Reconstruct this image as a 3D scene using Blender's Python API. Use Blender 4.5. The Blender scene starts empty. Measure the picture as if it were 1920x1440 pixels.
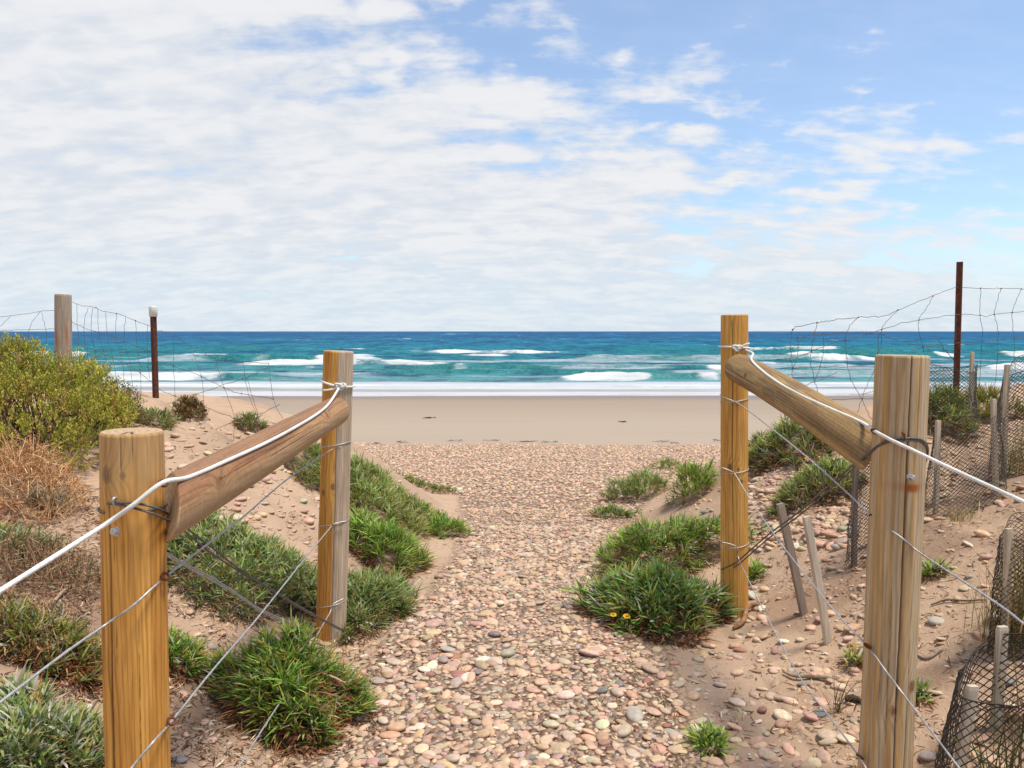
import bpy, math
import numpy as np

rng = np.random.default_rng(11)
S = bpy.context.scene
COL = S.collection

# ------------------------------------------------------------------ noise
def _hash(ix, iy, seed):
    h = (ix.astype(np.int64) * 374761393 + iy.astype(np.int64) * 668265263 + seed * 1442695041) & 0xFFFFFFFF
    h = ((h ^ (h >> 13)) * 1274126177) & 0xFFFFFFFF
    h = (h ^ (h >> 16)) & 0xFFFFFFFF
    return h / 4294967295.0

def vnoise(x, y, seed=0):
    x = np.asarray(x, float); y = np.asarray(y, float)
    ix = np.floor(x); iy = np.floor(y)
    fx = x - ix; fy = y - iy
    fx = fx * fx * fx * (fx * (fx * 6 - 15) + 10); fy = fy * fy * fy * (fy * (fy * 6 - 15) + 10)
    a = _hash(ix, iy, seed); b = _hash(ix + 1, iy, seed)
    c = _hash(ix, iy + 1, seed); d = _hash(ix + 1, iy + 1, seed)
    return (a * (1 - fx) + b * fx) * (1 - fy) + (c * (1 - fx) + d * fx) * fy

def fbm(x, y, oct=4, seed=0, gain=0.5):
    x = np.asarray(x, float); y = np.asarray(y, float)
    s = 0; a = 1; t = 0
    for o in range(oct):
        s = s + a * vnoise(x * 2 ** o + o * 17.3, y * 2 ** o - o * 9.1, seed + o)
        t += a; a *= gain
    return s / t

def sstep(a, b, x):
    t = np.clip((np.asarray(x, float) - a) / (b - a), 0, 1)
    return t * t * (3 - 2 * t)

def lerp(a, b, t): return a + (b - a) * t

# ------------------------------------------------------------------ camera maths (photo pixels 1920x1440)
CAM = np.array([0.0, 0.0, 1.4]); F = 1500.0
TH = math.atan(99.0 / F)
FW = np.array([0, math.cos(TH), -math.sin(TH)]); UP = np.array([0, math.sin(TH), math.cos(TH)]); RT = np.array([1.0, 0, 0])

def P(u, v, Y):
    d = RT * (u - 960) / F + UP * (720 - v) / F + FW
    return CAM + d * (Y / d[1])

def project(p):
    q = np.asarray(p, float) - CAM
    dz = q @ FW
    return 960 + F * (q @ RT) / dz, 720 - F * (q @ UP) / dz, dz

# ------------------------------------------------------------------ terrain
SEA = -1.6
def base_profile(y):
    return np.interp(y, [-40, 0, 4, 6, 8, 10, 12, 15.6, 37, 60, 200, 400], [.3, .02, 0, -.12, -.27, -.42, -.56, -.8, -1.6, -2.6, -8, -14])

def left_w(x, y):
    xl = np.interp(y, [0, 1.8, 3, 4, 5, 7, 9], [.6, .66, .74, .74, .50, .42, .9])
    s = np.clip(-x - xl, 0, None)
    return 1 - np.exp(-(s / 1.15) ** 1.55)

def right_w(x, y):
    xr = np.interp(y, [0, 2, 3, 4.2, 5, 7, 9], [.75, .82, .98, 1.02, .90, .95, 1.5])
    s = np.clip(x - xr, 0, None)
    return 1 - np.exp(-(s / 1.3) ** 1.5)

def H(x, y):
    x = np.asarray(x, float); y = np.asarray(y, float)
    zb = base_profile(y)
    env = 1 - sstep(6.4, 10.2, y + 0.9 * (fbm(x * .5, y * .5, 3, 5) - .5))
    zl = np.interp(y, [0, 2, 6], [.60, .66, .93]); zr = np.interp(y, [0, 2, 6], [.62, .72, 1.0])
    wl = left_w(x, y) * env; wr = right_w(x, y) * env
    z = lerp(zb, zl, wl); z = lerp(z, zr, wr)
    w = np.maximum(wl, wr)
    z = z + w * (0.20 * (fbm(x * .9 + 3, y * .9, 3, 21) - .5) + .07 * (fbm(x * 4, y * 4, 3, 31) - .5))
    near = 1 - sstep(9, 15, y)
    z = z + near * (.035 * (fbm(x * 2.2, y * 2.2, 3, 41) - .5) + .018 * (fbm(x * 9, y * 9, 3, 51) - .5))
    far = sstep(24, 34, y)
    z = z + far * .10 * (fbm(x * .06, y * .10, 3, 61) - .5) + .03 * sstep(14, 18, y) * (fbm(x * .25, y * .9, 3, 62) - .5)
    return z

def G(u, v, y0=1.0, y1=60.0):
    d = RT * (u - 960) / F + UP * (720 - v) / F + FW
    for _ in range(2):
        ys = np.geomspace(y0, y1, 140)
        pts = CAM[None] + d[None] * (ys / d[1])[:, None]
        below = pts[:, 2] < H(pts[:, 0], pts[:, 1])
        i = int(np.argmax(below)) if below.any() else len(ys) - 1
        y0, y1 = ys[max(i - 1, 0)], ys[i]
    return pts[i]

# ------------------------------------------------------------------ mesh / object helpers
ROOT = {}
def mesh(name, V, Fs, mats, cols=None, smooth=True, attrs=None, midx=None):
    me = bpy.data.meshes.new(name)
    V = np.ascontiguousarray(V, dtype=np.float32)
    if not isinstance(Fs, (list, tuple)): Fs = [Fs]
    Fs = [np.asarray(f, dtype=np.int32) for f in Fs if len(f)]
    loops = np.concatenate([f.ravel() for f in Fs])
    tot = np.concatenate([np.full(len(f), f.shape[1], np.int32) for f in Fs])
    start = np.concatenate([[0], np.cumsum(tot)[:-1]]).astype(np.int32)
    me.vertices.add(len(V)); me.vertices.foreach_set('co', V.ravel())
    me.loops.add(len(loops)); me.loops.foreach_set('vertex_index', loops)
    me.polygons.add(len(tot)); me.polygons.foreach_set('loop_start', start)
    if not isinstance(mats, (list, tuple)): mats = [mats]
    for m in mats: me.materials.append(m)
    if midx is not None: me.polygons.foreach_set('material_index', np.asarray(midx, np.int32))
    me.polygons.foreach_set('use_smooth', np.full(len(tot), smooth, dtype=bool))
    me.update(calc_edges=True)
    if cols is not None:
        a = me.color_attributes.new('Col', 'FLOAT_COLOR', 'POINT')
        c = np.ones((len(V), 4), np.float32); c[:, :3] = cols
        a.data.foreach_set('color', c.ravel())
    for k, arr in (attrs or {}).items():
        a = me.attributes.new(k, 'FLOAT', 'POINT'); a.data.foreach_set('value', np.asarray(arr, np.float32))
    return me

def tag(o, label=None, cat=None, group=None, kind=None):
    if label: o['label'] = label
    if cat: o['category'] = cat
    if group: o['group'] = group
    if kind: o['kind'] = kind
    return o

def thing(name, label, cat, loc, group=None):
    o = bpy.data.objects.new(name, None); COL.objects.link(o)
    o.empty_display_size = .1
    o.location = loc; ROOT[o] = np.array(loc, float)
    return tag(o, label, cat, group)

def part(name, geo, mat, parent, smooth=True, label=None, cols=None, midx=None):
    V, Fs = geo[0], geo[1]
    c = geo[2] if len(geo) > 2 else cols
    base = ROOT[parent]
    o = bpy.data.objects.new(name, mesh(name, np.asarray(V) - base, Fs, mat, c, smooth, midx=midx)); COL.objects.link(o)
    o.parent = parent; ROOT[o] = base
    if label: o['label'] = label
    return o

def solo(name, geo, mat, loc, label=None, cat=None, group=None, kind=None, smooth=True, attrs=None, midx=None):
    V, Fs = geo[0], geo[1]
    c = geo[2] if len(geo) > 2 else None
    o = bpy.data.objects.new(name, mesh(name, np.asarray(V) - np.asarray(loc), Fs, mat, c, smooth, attrs, midx)); COL.objects.link(o)
    o.location = loc; ROOT[o] = np.array(loc, float)
    return tag(o, label, cat, group, kind)

def join(gs):
    V = []; F3 = []; F4 = []; C = []; n = 0
    for g in gs:
        V.append(g[0]); 
        fs = g[1] if isinstance(g[1], (list, tuple)) else [g[1]]
        for f in fs:
            if len(f) == 0: continue
            (F3 if f.shape[1] == 3 else F4).append(f + n)
        if len(g) > 2: C.append(g[2])
        n += len(g[0])
    out = [f for f in ([np.concatenate(F3)] if F3 else []) + ([np.concatenate(F4)] if F4 else [])]
    r = [np.concatenate(V), out]
    if C: r.append(np.concatenate(C))
    return tuple(r)

def catmull(pts, sub=8):
    p = np.asarray(pts, float)
    if len(p) < 3:
        t = np.linspace(0, 1, sub + 1)[:, None]; return p[0] * (1 - t) + p[1] * t
    q = np.vstack([2 * p[0] - p[1], p, 2 * p[-1] - p[-2]])
    out = []
    for i in range(1, len(q) - 2):
        a, b, c, d = q[i - 1], q[i], q[i + 1], q[i + 2]
        for t in np.arange(sub) / sub:
            out.append(.5 * (2 * b + (c - a) * t + (2 * a - 5 * b + 4 * c - d) * t * t + (-a + 3 * b - 3 * c + d) * t ** 3))
    out.append(p[-1])
    return np.array(out)

def tube(pts, r, k=8, smooth=0, jitter=0):
    p = catmull(pts, smooth) if smooth else np.asarray(pts, float)
    if jitter:
        j = rng.normal(0, jitter, p.shape); j[0] = j[-1] = 0; p = p + j
    n = len(p)
    r = np.broadcast_to(np.asarray(r, float), (n,)) if np.ndim(r) == 0 or len(np.atleast_1d(r)) == n else np.interp(np.linspace(0, 1, n), np.linspace(0, 1, len(r)), r)
    T = np.gradient(p, axis=0); T /= np.linalg.norm(T, axis=1)[:, None] + 1e-12
    ref = np.array([0, 0, 1.0]) if abs(T[:, 2]).mean() < .8 else np.array([1.0, 0, 0])
    A = np.cross(T, ref); A /= np.linalg.norm(A, axis=1)[:, None] + 1e-9
    B = np.cross(T, A)
    a = np.arange(k) / k * 2 * math.pi
    V = p[:, None, :] + r[:, None, None] * (np.cos(a)[None, :, None] * A[:, None] + np.sin(a)[None, :, None] * B[:, None])
    V = V.reshape(-1, 3)
    i = np.arange(n - 1)[:, None] * k; j = np.arange(k)[None]; j2 = (j + 1) % k
    Fq = np.stack([i + j, i + j2, i + k + j2, i + k + j], -1).reshape(-1, 4)
    V = np.vstack([V, p[0], p[-1]]); c0 = n * k; c1 = c0 + 1
    jj = np.arange(k)
    F3 = np.vstack([np.stack([np.full(k, c0), (jj + 1) % k, jj], -1), np.stack([np.full(k, c1), (n - 1) * k + jj, (n - 1) * k + (jj + 1) % k], -1)])
    return V, [F3, Fq]

def ico(sub):
    t = (1 + 5 ** .5) / 2
    V = np.array([[-1, t, 0], [1, t, 0], [-1, -t, 0], [1, -t, 0], [0, -1, t], [0, 1, t], [0, -1, -t], [0, 1, -t], [t, 0, -1], [t, 0, 1], [-t, 0, -1], [-t, 0, 1]], float)
    Fc = np.array([[0, 11, 5], [0, 5, 1], [0, 1, 7], [0, 7, 10], [0, 10, 11], [1, 5, 9], [5, 11, 4], [11, 10, 2], [10, 7, 6], [7, 1, 8], [3, 9, 4], [3, 4, 2], [3, 2, 6], [3, 6, 8], [3, 8, 9], [4, 9, 5], [2, 4, 11], [6, 2, 10], [8, 6, 7], [9, 8, 1]])
    V /= np.linalg.norm(V, axis=1)[:, None]
    for _ in range(sub):
        e = {}; V = list(V); nf = []
        def mid(a, b):
            k = (min(a, b), max(a, b))
            if k not in e:
                m = V[a] + V[b]; V.append(m / np.linalg.norm(m)); e[k] = len(V) - 1
            return e[k]
        for a, b, c in Fc:
            x, y, z = mid(a, b), mid(b, c), mid(c, a)
            nf += [[a, x, z], [b, y, x], [c, z, y], [x, y, z]]
        V = np.array(V); Fc = np.array(nf)
    return V, Fc
ICO = [ico(0), ico(1), ico(2)]

# ------------------------------------------------------------------ materials
def newmat(name):
    m = bpy.data.materials.new(name); m.use_nodes = True
    nt = m.node_tree; nt.nodes.clear()
    out = nt.nodes.new('ShaderNodeOutputMaterial'); b = nt.nodes.new('ShaderNodeBsdfPrincipled')
    nt.links.new(b.outputs[0], out.inputs[0])
    return m, nt, b
def nd(nt, t, ins=None, **kw):
    n = nt.nodes.new(t)
    for k, v in kw.items(): setattr(n, k, v)
    for k, v in (ins or {}).items():
        s = n.inputs[k]
        if isinstance(v, bpy.types.NodeSocket): nt.links.new(v, s)
        else: s.default_value = v
    return n
def mth(nt, op, a, b=None, c=None, clamp=False):
    ins = {0: a}
    if b is not None: ins[1] = b
    if c is not None: ins[2] = c
    n = nd(nt, 'ShaderNodeMath', ins, operation=op); n.use_clamp = clamp
    return n.outputs[0]
def mixc(nt, f, a, b, blend='MIX'):
    n = nt.nodes.new('ShaderNodeMix'); n.data_type = 'RGBA'; n.blend_type = blend
    for i, v in ((0, f), (6, a), (7, b)):
        if isinstance(v, bpy.types.NodeSocket): nt.links.new(v, n.inputs[i])
        else: n.inputs[i].default_value = v if i == 0 else (*v, 1)[:4]
    return n.outputs[2]
def remap(nt, v, a, b, c=0., d=1.):
    n = nd(nt, 'ShaderNodeMapRange', {0: v, 1: a, 2: b, 3: c, 4: d}); n.interpolation_type = 'SMOOTHSTEP'
    return n.outputs[0]
def noise(nt, vec, scale, detail=3., rough=.55, dist=0.):
    ins = {'Scale': scale, 'Detail': detail, 'Roughness': rough, 'Distortion': dist}
    if vec is not None: ins['Vector'] = vec
    return nd(nt, 'ShaderNodeTexNoise', ins).outputs['Fac']

def vcol_mat(name, rough=.6, spec=.3, nscale=60., namt=.35, bump=0., bscale=80., stretch=None, translucent=0.):
    m, nt, b = newmat(name)
    at = nd(nt, 'ShaderNodeAttribute', attribute_name='Col')
    tc = nd(nt, 'ShaderNodeTexCoord'); vec = tc.outputs['Object']
    if stretch: vec = nd(nt, 'ShaderNodeMapping', {'Vector': vec, 'Scale': stretch}).outputs[0]
    col = at.outputs['Color']
    if namt:
        f = remap(nt, noise(nt, vec, nscale, 4.), .25, .75, 1 - namt, 1 + namt)
        col = nd(nt, 'ShaderNodeVectorMath', {0: col, 1: nd(nt, 'ShaderNodeCombineXYZ', {0: f, 1: f, 2: f}).outputs[0]}, operation='MULTIPLY').outputs[0]
    nt.links.new(col, b.inputs['Base Color'])
    b.inputs['Roughness'].default_value = rough; b.inputs['Specular IOR Level'].default_value = spec
    if bump:
        bp = nd(nt, 'ShaderNodeBump', {'Strength': bump, 'Distance': .004, 'Height': noise(nt, vec, bscale, 5.)})
        nt.links.new(bp.outputs[0], b.inputs['Normal'])
    if translucent:
        out = [n for n in nt.nodes if n.type == 'OUTPUT_MATERIAL'][0]
        tr = nd(nt, 'ShaderNodeBsdfTranslucent', {'Color': col})
        mx = nd(nt, 'ShaderNodeMixShader', {0: translucent, 1: b.outputs[0], 2: tr.outputs[0]})
        nt.links.new(mx.outputs[0], out.inputs[0])
    return m

def plain(name, c, rough=.5, metal=0., spec=.5, var=.25, scale=40., c2=None, bump=.3):
    m, nt, b = newmat(name)
    tc = nd(nt, 'ShaderNodeTexCoord')
    n = noise(nt, tc.outputs['Object'], scale, 5.)
    c2 = c2 or tuple(x * (1 - var) for x in c)
    nt.links.new(mixc(nt, remap(nt, n, .35, .68), c, c2), b.inputs['Base Color'])
    b.inputs['Roughness'].default_value = rough; b.inputs['Metallic'].default_value = metal; b.inputs['Specular IOR Level'].default_value = spec
    bp = nd(nt, 'ShaderNodeBump', {'Strength': bump, 'Distance': .002, 'Height': n}); nt.links.new(bp.outputs[0], b.inputs['Normal'])
    return m

M_WOOD = vcol_mat('wood', .75, .15, 140., .16, .25, 260., (1, 1, .06))
M_STONE = vcol_mat('stone', .62, .3, 55., .16, .12, 160.)
M_LEAF = vcol_mat('leaf', .7, .15, 45., .2, translucent=.25)
M_TWIG = vcol_mat('dry_twig', .85, .1, 60., .25)
M_NET = plain('black_netting', (.06, .046, .036), .6, 0, .25)
M_WIRE = plain('galvanised_wire', (.52, .51, .50), .5, .55, .5, .35, 90.)
M_DWIRE = plain('dull_wire', (.15, .13, .12), .6, .4, .4, .4, 120.)
M_MESHW = plain('rusted_fence_wire', (.17, .135, .11), .65, .3, .3, .4, 30., (.07, .055, .05))
M_RUST = plain('rust', (.20, .065, .025), .85, .2, .2, .5, 200.)
M_STEEL = plain('brown_steel', (.085, .024, .014), .6, .15, .3, .5, 30., (.15, .05, .025))
M_CAP = plain('white_plastic', (.72, .70, .62), .45, 0, .4, .15, 60.)
M_BOLT = plain('zinc', (.62, .64, .66), .35, .8, .5, .3, 300.)
M_WEED = plain('seaweed', (.05, .032, .02), .7, 0, .3, .5, 60.)
# rope: white braid
def rope_mat():
    m, nt, b = newmat('white_rope')
    tc = nd(nt, 'ShaderNodeTexCoord')
    n = noise(nt, tc.outputs['Object'], 220., 2.)
    n2 = noise(nt, tc.outputs['Object'], 9., 3.)
    nt.links.new(mixc(nt, remap(nt, n2, .35, .75), (.76, .75, .72), (.58, .55, .49)), b.inputs['Base Color'])
    b.inputs['Roughness'].default_value = .7
    bp = nd(nt, 'ShaderNodeBump', {'Strength': .5, 'Distance': .003, 'Height': n}); nt.links.new(bp.outputs[0], b.inputs['Normal'])
    return m
M_ROPE = rope_mat()

# ground material
def ground_mat():
    m, nt, b = newmat('sand_and_gravel')
    geo = nd(nt, 'ShaderNodeNewGeometry'); pos = geo.outputs['Position']
    at = nd(nt, 'ShaderNodeAttribute', attribute_name='Col').outputs['Color']
    wet = nd(nt, 'ShaderNodeAttribute', attribute_name='wet').outputs['Fac']
    grv = nd(nt, 'ShaderNodeAttribute', attribute_name='gravel').outputs['Fac']
    smo = nd(nt, 'ShaderNodeAttribute', attribute_name='smoothness').outputs['Fac']
    n1 = noise(nt, pos, 7., 6., .65); n2 = noise(nt, pos, 90., 4., .7)
    dark = remap(nt, n2, .56, .72, 0, .6)
    rough_f = mth(nt, 'SUBTRACT', 1., smo)
    c = mixc(nt, mth(nt, 'MULTIPLY', dark, rough_f), at, (.15, .085, .05))
    c = mixc(nt, mth(nt, 'MULTIPLY', remap(nt, n1, .48, .74, 0, .5), rough_f), c, (.33, .21, .135))
    mp = nd(nt, 'ShaderNodeMapping', {'Vector': pos, 'Scale': (.12, 1.1, 1.)}).outputs[0]
    streak = noise(nt, mp, 1.2, 5., .6)
    c = mixc(nt, mth(nt, 'MULTIPLY', remap(nt, streak, .45, .75, 0, .3), smo), c, (.28, .21, .155))
    vor = nd(nt, 'ShaderNodeTexVoronoi', {'Vector': pos, 'Scale': 42.})
    hsv = nd(nt, 'ShaderNodeSeparateColor', {0: vor.outputs['Color']})
    gc = mixc(nt, hsv.outputs[0], (.47, .315, .21), (.41, .275, .185))
    gc = mixc(nt, remap(nt, hsv.outputs[1], .7, .9), gc, (.47, .375, .29))
    gc = mixc(nt, remap(nt, hsv.outputs[2], .8, .92), gc, (.28, .12, .085))
    c = mixc(nt, grv, c, gc)
    nt.links.new(c, b.inputs['Base Color'])
    r = mth(nt, 'SUBTRACT', .92, mth(nt, 'MULTIPLY', wet, .42))
    nt.links.new(r, b.inputs['Roughness']); b.inputs['Specular IOR Level'].default_value = .3
    hgt = mth(nt, 'ADD', mth(nt, 'ADD', mth(nt, 'MULTIPLY', noise(nt, pos, 22., 6., .72), .03), mth(nt, 'MULTIPLY', noise(nt, pos, 130., 3., .7), .006)), mth(nt, 'MULTIPLY', mth(nt, 'MULTIPLY', vor.outputs['Distance'], grv), -.5))
    hgt = mth(nt, 'MULTIPLY', hgt, mth(nt, 'SUBTRACT', 1., mth(nt, 'MULTIPLY', smo, .85)))
    bp = nd(nt, 'ShaderNodeBump', {'Strength': .7, 'Distance': .6, 'Height': hgt}); nt.links.new(bp.outputs[0], b.inputs['Normal'])
    return m

def path_mask(x, y):
    wob = .16 * (fbm(y * 1.1, x * 1.1, 3, 71) - .5)
    xl = np.interp(y, [0, 2.4, 3.6, 5, 6.5, 8, 10, 12, 16], [-.62, -.58, -.50, -.36, -.38, -.5, -1.5, -3.5, -14.])
    xr = np.interp(y, [0, 2.4, 3.6, 5, 6.5, 8, 10, 12, 16], [.52, .56, .62, .70, .95, 1.5, 2.5, 4.5, 16.])
    m = sstep(-.12, .1, x + wob - xl) * sstep(-.12, .1, xr - x + wob)
    edge = 15.3 + 1.3 * (fbm(x * .5, 0 * x, 3, 72) - .5) + .7 * (fbm(x * 3, 0 * x, 3, 73) - .5)
    return m * (1 - sstep(-.3, .15, y - edge))

def axis(dense0, dense1, step, lo, hi, grow=1.12):
    a = list(np.arange(dense0, dense1 + 1e-6, step))
    s = step; v = a[-1]
    while v < hi: s *= grow; v += s; a.append(min(v, hi))
    s = step; v = a[0]; b = []
    while v > lo: s *= grow; v -= s; b.append(max(v, lo))
    return np.array(b[::-1] + a)

def build_ground():
    xs = axis(-4, 4.2, .03, -3000, 3000, 1.09)
    ya = np.arange(.8, 6.6, .03); yb = np.arange(6.6, 17, .07)
    yc = axis(17, 46, .35, 17, 400, 1.12)
    yz = []; v, s = .8, .05
    while v > -60: v -= s; s *= 1.25; yz.append(v)
    ys = np.concatenate([np.array(yz[::-1]), ya, yb, yc[yc > 17.01]])
    X, Y = np.meshgrid(xs, ys); x = X.ravel(); y = Y.ravel()
    z = H(x, y)
    nx, ny = len(xs), len(ys)
    i = np.arange(ny - 1)[:, None] * nx + np.arange(nx - 1)[None]
    Fq = np.stack([i, i + 1, i + 1 + nx, i + nx], -1).reshape(-1, 4)
    gm = path_mask(x, y)
    w = np.clip(np.maximum(left_w(x, y), right_w(x, y)), 0, 1)
    dune = np.array([.47, .32, .213]); beach = np.array([.355, .28, .208]); damp = np.array([.285, .215, .158]); wetc = np.array([.20, .152, .117])
    dirt = np.array([.29, .185, .12])
    c = np.repeat(dune[None], len(x), 0)
    dn = sstep(.45, .65, fbm(x * 2.2, y * 2.2, 4, 81)) * (1 - sstep(7, 9, y))
    rightdirt = sstep(.9, 1.5, x) * (1 - sstep(4.0, 5.5, y))
    leftdirt = sstep(.78, 1.05, -x) * (1 - sstep(3.2, 4.4, y))
    c = lerp(c, dirt, (np.clip(.35 * dn + rightdirt * (.15 + .45 * dn) + .7 * leftdirt * (.45 + .55 * dn), 0, 1))[:, None])
    bm = sstep(11, 15, y)
    c = lerp(c, beach, bm[:, None])
    c = lerp(c, damp, (sstep(19, 31, y + 1.5 * (fbm(x * .1, y * .3, 3, 82) - .5)) * .75)[:, None])
    wl = sstep(31.5, 36, y + 2.5 * (fbm(x * .07, y * .1, 3, 83) - .5))
    c = lerp(c, wetc, wl[:, None])
    smo = sstep(14, 16, y)
    solo('ground', (np.stack([x, y, z], 1), Fq, c), ground_mat(), (0, 0, 0), kind='structure', attrs={'wet': wl, 'gravel': gm * .9, 'smoothness': smo})
build_ground()

# ------------------------------------------------------------------ sea
def sea_mat():
    m, nt, b = newmat('sea_water')
    pos = nd(nt, 'ShaderNodeNewGeometry').outputs['Position']
    sp = nd(nt, 'ShaderNodeSeparateXYZ', {0: pos})
    foam = nd(nt, 'ShaderNodeAttribute', attribute_name='foam').outputs['Fac']
    shal = nd(nt, 'ShaderNodeAttribute', attribute_name='shallow').outputs['Fac']
    lg = mth(nt, 'LOGARITHM', sp.outputs[1], 10.)
    mp = nd(nt, 'ShaderNodeMapping', {'Vector': pos, 'Scale': (.35, 1., 1.)}).outputs[0]
    nb = noise(nt, nd(nt, 'ShaderNodeMapping', {'Vector': pos, 'Scale': (.25, .5, 1.)}).outputs[0], .035, 4., .6)
    t = mth(nt, 'ADD', lg, mth(nt, 'MULTIPLY', mth(nt, 'SUBTRACT', nb, .5), .5))
    cr = nd(nt, 'ShaderNodeValToRGB', {0: remap(nt, t, 1.55, 3.3)})
    e = cr.color_ramp.elements
    cr.color_ramp.interpolation = 'EASE'
    e[0].position = 0; e[0].color = (.07, .23, .235, 1)
    e[1].position = 1; e[1].color = (.010, .085, .215, 1)
    for p_, c_ in ((.12, (.012, .17, .20)), (.30, (.006, .165, .245)), (.48, (.007, .135, .245)), (.72, (.008, .10, .23))):
        q = e.new(p_); q.color = (*c_, 1)
    def mpn(sx, sy, sc, det=4., ro=.6):
        return noise(nt, nd(nt, 'ShaderNodeMapping', {'Vector': pos, 'Scale': (sx, sy, 1.)}).outputs[0], sc, det, ro, .3)
    w1 = noise(nt, mp, .55, 5., .6, .4); w2 = noise(nt, mp, 2.2, 4., .6)
    m1 = mpn(.42, .16, 1., 5., .68); m2 = mpn(.13, .028, 1., 5., .68); m3 = mpn(.035, .0045, 1., 5., .68)
    Y_ = sp.outputs[1]
    f2 = remap(nt, Y_, 70., 220.); f3 = remap(nt, Y_, 300., 900.)
    wav = mth(nt, 'ADD', mth(nt, 'MULTIPLY', w1, .45), mth(nt, 'MULTIPLY', m1, .55))
    wav2 = mth(nt, 'ADD', mth(nt, 'MULTIPLY', m1, .4), mth(nt, 'MULTIPLY', m2, .6))
    wav = mth(nt, 'ADD', mth(nt, 'MULTIPLY', wav, mth(nt, 'SUBTRACT', 1., f2)), mth(nt, 'MULTIPLY', wav2, f2))
    wav3 = mth(nt, 'ADD', mth(nt, 'MULTIPLY', m2, .4), mth(nt, 'MULTIPLY', m3, .6))
    wav = mth(nt, 'ADD', mth(nt, 'MULTIPLY', wav, mth(nt, 'SUBTRACT', 1., f3)), mth(nt, 'MULTIPLY', wav3, f3))
    base = mixc(nt, remap(nt, wav, .41, .54, .85, 0.), cr.outputs[0], (.003, .045, .115))
    base = mixc(nt, remap(nt, wav, .52, .64, 0, .6), base, (.06, .27, .36))
    base = mixc(nt, shal, base, (.36, .33, .29))
    # foam broken up by fine noise
    fn = noise(nt, nd(nt, 'ShaderNodeMapping', {'Vector': pos, 'Scale': (.6, .9, 1.)}).outputs[0], 2.8, 6., .75)
    fn2 = noise(nt, nd(nt, 'ShaderNodeMapping', {'Vector': pos, 'Scale': (.10, .35, 1.)}).outputs[0], 1.6, 6., .7)
    lace = nd(nt, 'ShaderNodeAttribute', attribute_name='lace').outputs['Fac']
    face = nd(nt, 'ShaderNodeAttribute', attribute_name='face').outputs['Fac']
    base = mixc(nt, mth(nt, 'MULTIPLY', face, .75), base, (.018, .175, .165))
    fm = mth(nt, 'ADD', foam, mth(nt, 'MULTIPLY', mth(nt, 'SUBTRACT', fn, .5), mth(nt, 'MULTIPLY', remap(nt, foam, .02, .2), 1.5)))
    fm = mth(nt, 'MULTIPLY', remap(nt, fm, .25, .85), remap(nt, fn2, .32, .6, .5, 1.))
    lc = mth(nt, 'ADD', lace, mth(nt, 'MULTIPLY', mth(nt, 'SUBTRACT', mth(nt, 'ADD', mth(nt, 'MULTIPLY', fn, .45), mth(nt, 'MULTIPLY', fn2, .55)), .5), 1.6))
    lc = mth(nt, 'MULTIPLY', remap(nt, lc, .25, .9), .80)
    # scattered far whitecaps
    cap = noise(nt, nd(nt, 'ShaderNodeMapping', {'Vector': pos, 'Scale': (.16, .03, 1.)}).outputs[0], 1., 5., .62)
    cap2 = noise(nt, nd(nt, 'ShaderNodeMapping', {'Vector': pos, 'Scale': (.035, .004, 1.)}).outputs[0], 1., 5., .62)
    farm = remap(nt, Y_, 90., 180.)
    fm = mth(nt, 'MAXIMUM', fm, mth(nt, 'MULTIPLY', remap(nt, cap, .68, .72), mth(nt, 'MULTIPLY', farm, .8)))
    fm = mth(nt, 'MAXIMUM', fm, mth(nt, 'MULTIPLY', remap(nt, cap2, .68, .72), mth(nt, 'MULTIPLY', f3, .7)))
    hg = mth(nt, 'ADD', mth(nt, 'MULTIPLY', w1, .9), mth(nt, 'ADD', mth(nt, 'MULTIPLY', w2, .22), mth(nt, 'MULTIPLY', m1, 2.2)))
    amp = remap(nt, Y_, 40., 60., .12, 1.)
    bp = nd(nt, 'ShaderNodeBump', {'Strength': .8, 'Distance': 1., 'Height': mth(nt, 'MULTIPLY', hg, amp)}).outputs[0]
    nt.nodes.remove(b)
    out = [n for n in nt.nodes if n.type == 'OUTPUT_MATERIAL'][0]
    df = nd(nt, 'ShaderNodeBsdfDiffuse', {'Color': base, 'Normal': bp}).outputs[0]
    gl_ = nd(nt, 'ShaderNodeBsdfGlossy', {'Color': (.9, .95, 1, 1), 'Roughness': .22, 'Normal': bp}).outputs[0]
    lw = nd(nt, 'ShaderNodeLayerWeight', {'Blend': .25, 'Normal': bp}).outputs['Fresnel']
    wat = nd(nt, 'ShaderNodeMixShader', {0: mth(nt, 'MINIMUM', mth(nt, 'ADD', .02, mth(nt, 'MULTIPLY', lw, .16)), .14), 1: df, 2: gl_}).outputs[0]
    fo = nd(nt, 'ShaderNodeBsdfDiffuse', {'Color': (.57, .57, .555, 1)}).outputs[0]
    fl = nd(nt, 'ShaderNodeBsdfDiffuse', {'Color': (.50, .505, .54, 1)}).outputs[0]
    wat = nd(nt, 'ShaderNodeMixShader', {0: lc, 1: wat, 2: fl}).outputs[0]
    mx = nd(nt, 'ShaderNodeMixShader', {0: fm, 1: wat, 2: fo})
    nt.links.new(mx.outputs[0], out.inputs[0])
    return m

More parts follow.
